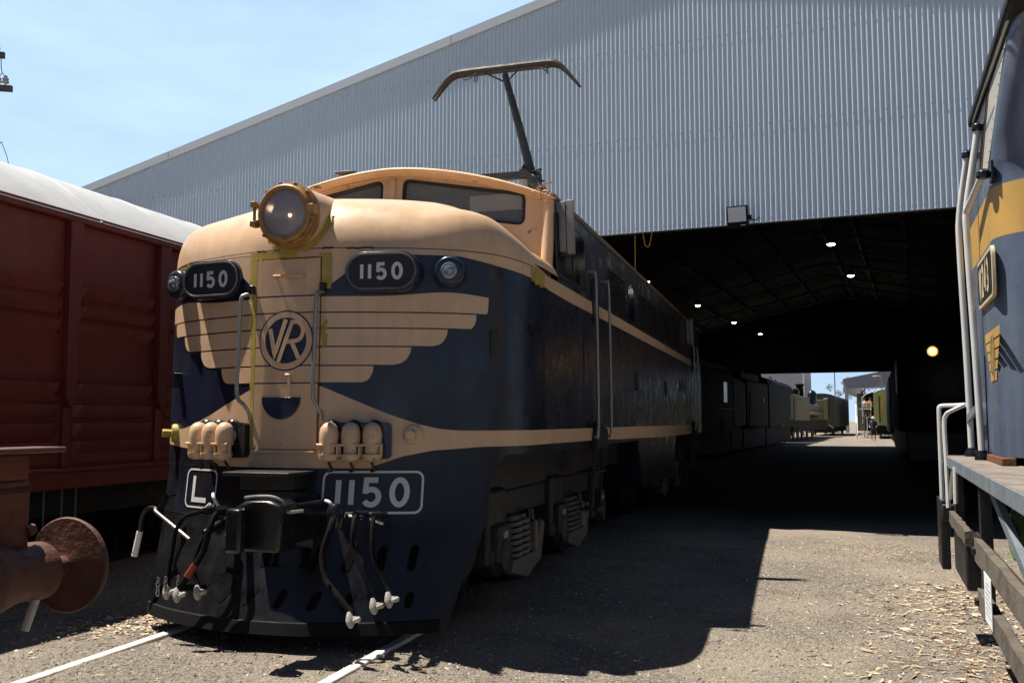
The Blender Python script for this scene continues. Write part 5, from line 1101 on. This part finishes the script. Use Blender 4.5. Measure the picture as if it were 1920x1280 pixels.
m = MB(WM); m.box(.60, .63, 29.5, 30.3, 2.3, 3.2); m.build('side_window', 'pane_pale', t); m = MB(WM); m.box(.7, 3.4, 25.2, 42, .5, 1.2); m.build('frame', 'black', t, bevel=.04); wheels(WM, t, 1.2, 3.0, (27.5, 29.5, 31.5, 34), .65)
t = thing('louvred_van', 'dark louvred van at the right side of the far opening', 'freight wagon', WM @ T(2.1, 55))
m = MB(WM); archbox(m, .66, 3.5, 47, 64, .9, 3.5, .5); m.build('body', 'black_matt', t)
for k in range(17): m = MB(WM); z = 1.15 + k * .145; m.beam((.64, 47.1, z), (.64, 63.9, z), .05, .06); m.build('louvre', 'louvre_steel', t)
m = MB(WM); m.box(.9, 3.2, 47, 64, .4, .9); m.build('underframe', 'black_matt', t); wheels(WM, t, 1.2, 2.9, (49, 51, 60, 62))
t = thing('green_carriage', 'yellow green railcar end in the sun beyond the far opening', 'carriage', WM @ T(1.2, 92))
m = MB(WM); archbox(m, -.10, 2.7, 84, 102, 1.1, 3.6, .55); m.build('body', 'carriage_green', t, bevel=.06); m = MB(WM); m.box(.38, .62, 83.96, 84.0, 2.4, 3.3); m.build('end_window', 'w_yellow', t); m = MB(WM); m.box(.30, .40, 83.95, 84, 1.3, 3.5); m.build('end_post', 'black', t); m = MB(WM); m.box(.1, 2.5, 84.1, 102, .4, 1.1); m.build('underframe', 'black_matt', t); wheels(WM, t, .4, 2.2, (86, 88, 98))
t = thing('dark_carriage', 'dark arched carriage end left of the yellow green railcar', 'carriage', WM @ T(.2, 112))
m = MB(WM); archbox(m, -1.25, 1.3, 106, 120, 1.0, 3.9, .6); m.build('body', 'black_matt', t, bevel=.06); m = MB(WM); m.tube([(-1.25, 105.95, 1.2), (-1.25, 105.95, 3.9), (-.9, 105.95, 4.25), (-.3, 105.95, 4.48), (.3, 105.95, 4.48)], .05, 6); m.build('edge_trim', 'bldg_white', t); m = MB(WM); m.box(-1.1, 1.1, 106, 120, .4, 1.0); m.build('underframe', 'black_matt', t)
# visitor stairs
SX = -1.60; t = thing('access_stairs', 'white railed access stairs with open treads beside the yellow green railcar', 'stairs', WM @ T(-1, 91))
for k in range(8): m = MB(WM); m.box(-1.5, -.75, 88.6 + .28 * k, 88.9 + .28 * k, .18 + .2 * k, .23 + .2 * k); m.build('tread', 'tread_grey', t)
for a in (-1.55, -.70): m = MB(WM); m.beam((a, 88.5, .1), (a, 90.9, 1.8), .06, .2); m.build('stringer', 'bldg_white' if a < -1 else 'tread_grey', t)
m = MB(WM); m.box(-1.55, -.1, 90.9, 93, 1.70, 1.80); m.build('landing', 'tread_grey', t)
for pts in ([(-1.6, 88.5, .0), (-1.6, 88.5, 1.3)], [(-1.6, 90.9, .0), (-1.6, 90.9, 3.1), (-.35, 90.9, 3.1), (-.35, 90.9, 2.4)], [(-1.6, 90.92, 2.55), (-.35, 90.92, 2.55)], [(-1.6, 88.5, 1.2), (-1.6, 90.9, 3.0)]):
    m = MB(WM); m.tube(pts, .05, 6); m.build('guard_rail', 'bldg_white', t)
for pts in ([(-.92, 88.4, 0), (-.92, 88.4, 2.6)], [(-.92, 88.4, 2.6), (-.1, 90.8, 2.8)], [(-.92, 88.4, 1.5), (-.05, 88.5, 1.5)]):
    m = MB(WM); m.tube(pts, .035, 6); m.build('guard_rail', 'tread_grey', t)
# visitors
def person(M, label, shirt, legs, hat, group, bend=0.):
    t = thing('person', label, 'person', M, group)
    J = [(0, 0, .95), (0, .0, 1.15), (bend * .3, 0, 1.38), (bend * .5, 0, 1.50), (bend * .6, 0, 1.60), (bend * .62, -.02, 1.70),
         (.10, 0, .90), (.11, -.03, .50), (.10, .02, .08), (.10, -.12, .04), (-.10, 0, .90), (-.11, .05, .50), (-.12, .06, .08), (-.12, -.07, .04),
         (.19, 0, 1.38), (.25, -.05, 1.12), (.20, -.25, 1.02), (-.19, 0, 1.38), (-.26, -.02, 1.10), (-.22, -.20, .98)]
    Ed = [(0, 1), (1, 2), (2, 3), (3, 4), (4, 5), (0, 6), (6, 7), (7, 8), (8, 9), (0, 10), (10, 11), (11, 12), (12, 13), (2, 14), (14, 15), (15, 16), (2, 17), (17, 18), (18, 19)]
    Rr = [.14, .14, .14, .06, .09, .075, .09, .06, .045, .04, .09, .06, .045, .04, .06, .045, .035, .06, .045, .035]
    me = bpy.data.meshes.new('body'); me.from_pydata(J, Ed, []); o = bpy.data.objects.new('body', me); COL.objects.link(o); o.parent = t; me.materials.append(MATS['skin'])
    md = o.modifiers.new('skin', 'SKIN'); me.skin_vertices.new(name='') if not me.skin_vertices else None
    for i, r_ in enumerate(Rr): me.skin_vertices[0].data[i].radius = (r_, r_)
    me.skin_vertices[0].data[0].use_root = True; s_ = o.modifiers.new('subdivision', 'SUBSURF'); s_.levels = 1; s_.render_levels = 1
    m = MB(M); m.tube([(0, 0, .86), (0, 0, 1.1), (bend * .3, 0, 1.36), (bend * .45, 0, 1.48)], [.175, .17, .185, .09], 14)
    for e in (-1, 1): m.tube([(e * .15, 0, 1.42), (e * .235, -.03, 1.18)], [.08, .068], 10)
    m.build('shirt', shirt, t)
    m = MB(M)
    for e in (-1, 1): m.tube([(e * .07, 0, .95), (e * .105, .0, .70), (e * .112, .0, .46)], [.125, .11, .10], 12)
    m.build('shorts', legs, t)
    m = MB(M); c = (bend * .62, -.01, 1.66)
    if hat: m.lathe(c, (0, 0, 1), [(.0, .20), (.015, .20), (.02, .105), (.10, .10), (.13, .05), (.135, .01)], 18); m.build('hat', 'cloth_white', t)
    else: m.lathe(c, (0, 0, 1), [(-.02, .10), (.06, .10), (.12, .06), (.135, .01)], 16); m.build('hair', 'rust_dark', t)
person(WM @ T(-.16, 73), 'person in a white hat and navy clothes standing on the sunlit ground', 'cloth_navy', 'cloth_dark', True, 'visitors beyond the shed')
person(WM @ T(-.85, 91.6, 1.8) @ Matrix.Rotation(.8, 4, 'Z'), 'person in pale clothes on the stairs landing, left of the red clad one', 'cloth_white', 'cloth_dark', False, 'visitors beyond the shed', -.15)
person(WM @ T(-.45, 91.3, 1.8) @ Matrix.Rotation(-.6, 4, 'Z'), 'person in a red top on the stairs landing by the railcar', 'cloth_red', 'cloth_dark', False, 'visitors beyond the shed', .1)
# buildings, poles and tree beyond
t = thing('gabled_building', 'pale grey gabled building with a dark open front beyond the shed', 'building', SM @ T(2, 120))
m = MB(SM); m.prism([(-4.45, 5.5), (9, 5.5), (9, 8.9), (5, 8.45), (-4.45, 6.65)], lambda a, b, d: (a, d, b), 110, 110.4); m.build('gable', 'bldg_grey', t)
m = MB(SM); m.grid([[(-4.5, d, z) for d in (110.02, 150)] for z in (5.0, 6.6)]); m.build('side_fascia', 'bldg_white', t); m = MB(SM); m.grid([[(a, d, 6.68 + (a + 4.5) * .19) for a in (-4.6, 9)] for d in (109.9, 150)]); m.build('roof', 'bldg_white', t)
m = MB(SM); m.box(-4.35, -3.95, 110, 110.4, 0, 5.5); m.build('post', 'bldg_grey', t); m = MB(SM); m.box(-4.3, 9, 135, 135.2, 0, 5.5); m.build('back_wall', 'timber', t)
for k in range(7): m = MB(SM); m.beam((-4.7, 112 + 5 * k, 6.5), (-4.7, 114 + 5 * k, 6.95), .06, .1); m.build('roof_bracket', 'bldg_grey', t)
t = thing('grey_building', 'plain grey wall of a building beyond the left engines', 'building', SM @ T(-12.5, 113)); m = MB(SM); m.box(-18, -9.3, 110, 120, 0, 9.5); m.build('wall', 'bldg_grey', t); m = MB(SM); m.box(-9.32, -9.15, 109.9, 110.1, 0, 9.5); m.build('corner_trim', 'bldg_white', t)
t = thing('street_lamp', 'curved street lamp above the yellow green railcar', 'street lamp', WM @ T(.6, 104)); m = MB(WM); m.tube([(.7, 104, 0), (.7, 104, 5.9), (.62, 104, 6.05), (.1, 104, 6.1)], .06, 8); m.build('post', 'bldg_grey', t); m = MB(WM); m.box(-.15, .25, 103.9, 104.1, 6.0, 6.12); m.build('lamp_head', 'bldg_white', t, bevel=.03)
m = MB(SM); m.tube([(-5.36, 108, 0), (-5.36, 108, 12)], [.09, .06], 8); tag(m.build('mast', 'bldg_grey'), 'thin grey mast against the sky in the far opening', 'mast')
tr = thing('tree', 'round olive green tree crown above the gabled building', 'tree', SM @ T(-5.2, 165))
m = MB(SM); m.tube([(-5.2, 165, 0), (-5.1, 165, 4), (-5.3, 165.3, 8)], [.4, .3, .12], 10)
for k in range(5): m.tube([(-5.1, 165, 4 + k * .5), (-5.1 + 2.4 * cos(k * 1.3), 165 + 2 * sin(k * 1.3), 7 + k * .3)], [.15, .05], 6)
m.build('trunk', 'bark', tr)
m = MB(SM); R = random.Random(2)
cl = [(R.gauss(0, 1.7), R.gauss(0, 1.6), R.gauss(0, .9)) for _ in range(26)]
for k in range(3200):
    c = R.choice(cl); d = Vector((R.gauss(0, 1), R.gauss(0, 1), R.gauss(0, 1))).normalized() * R.uniform(.3, .95); p = Vector((-5.2 + c[0], 165 + c[1], 7.9 + c[2])) + d * Vector((1, 1, .7)).length * .55
    i = m.add([p + Vector((R.uniform(-.16, .16), R.uniform(-.16, .16), R.uniform(-.16, .16))) for _ in range(3)]); m.face((i, i + 1, i + 2))
m.build('crown', 'leaf', tr, fix=False)
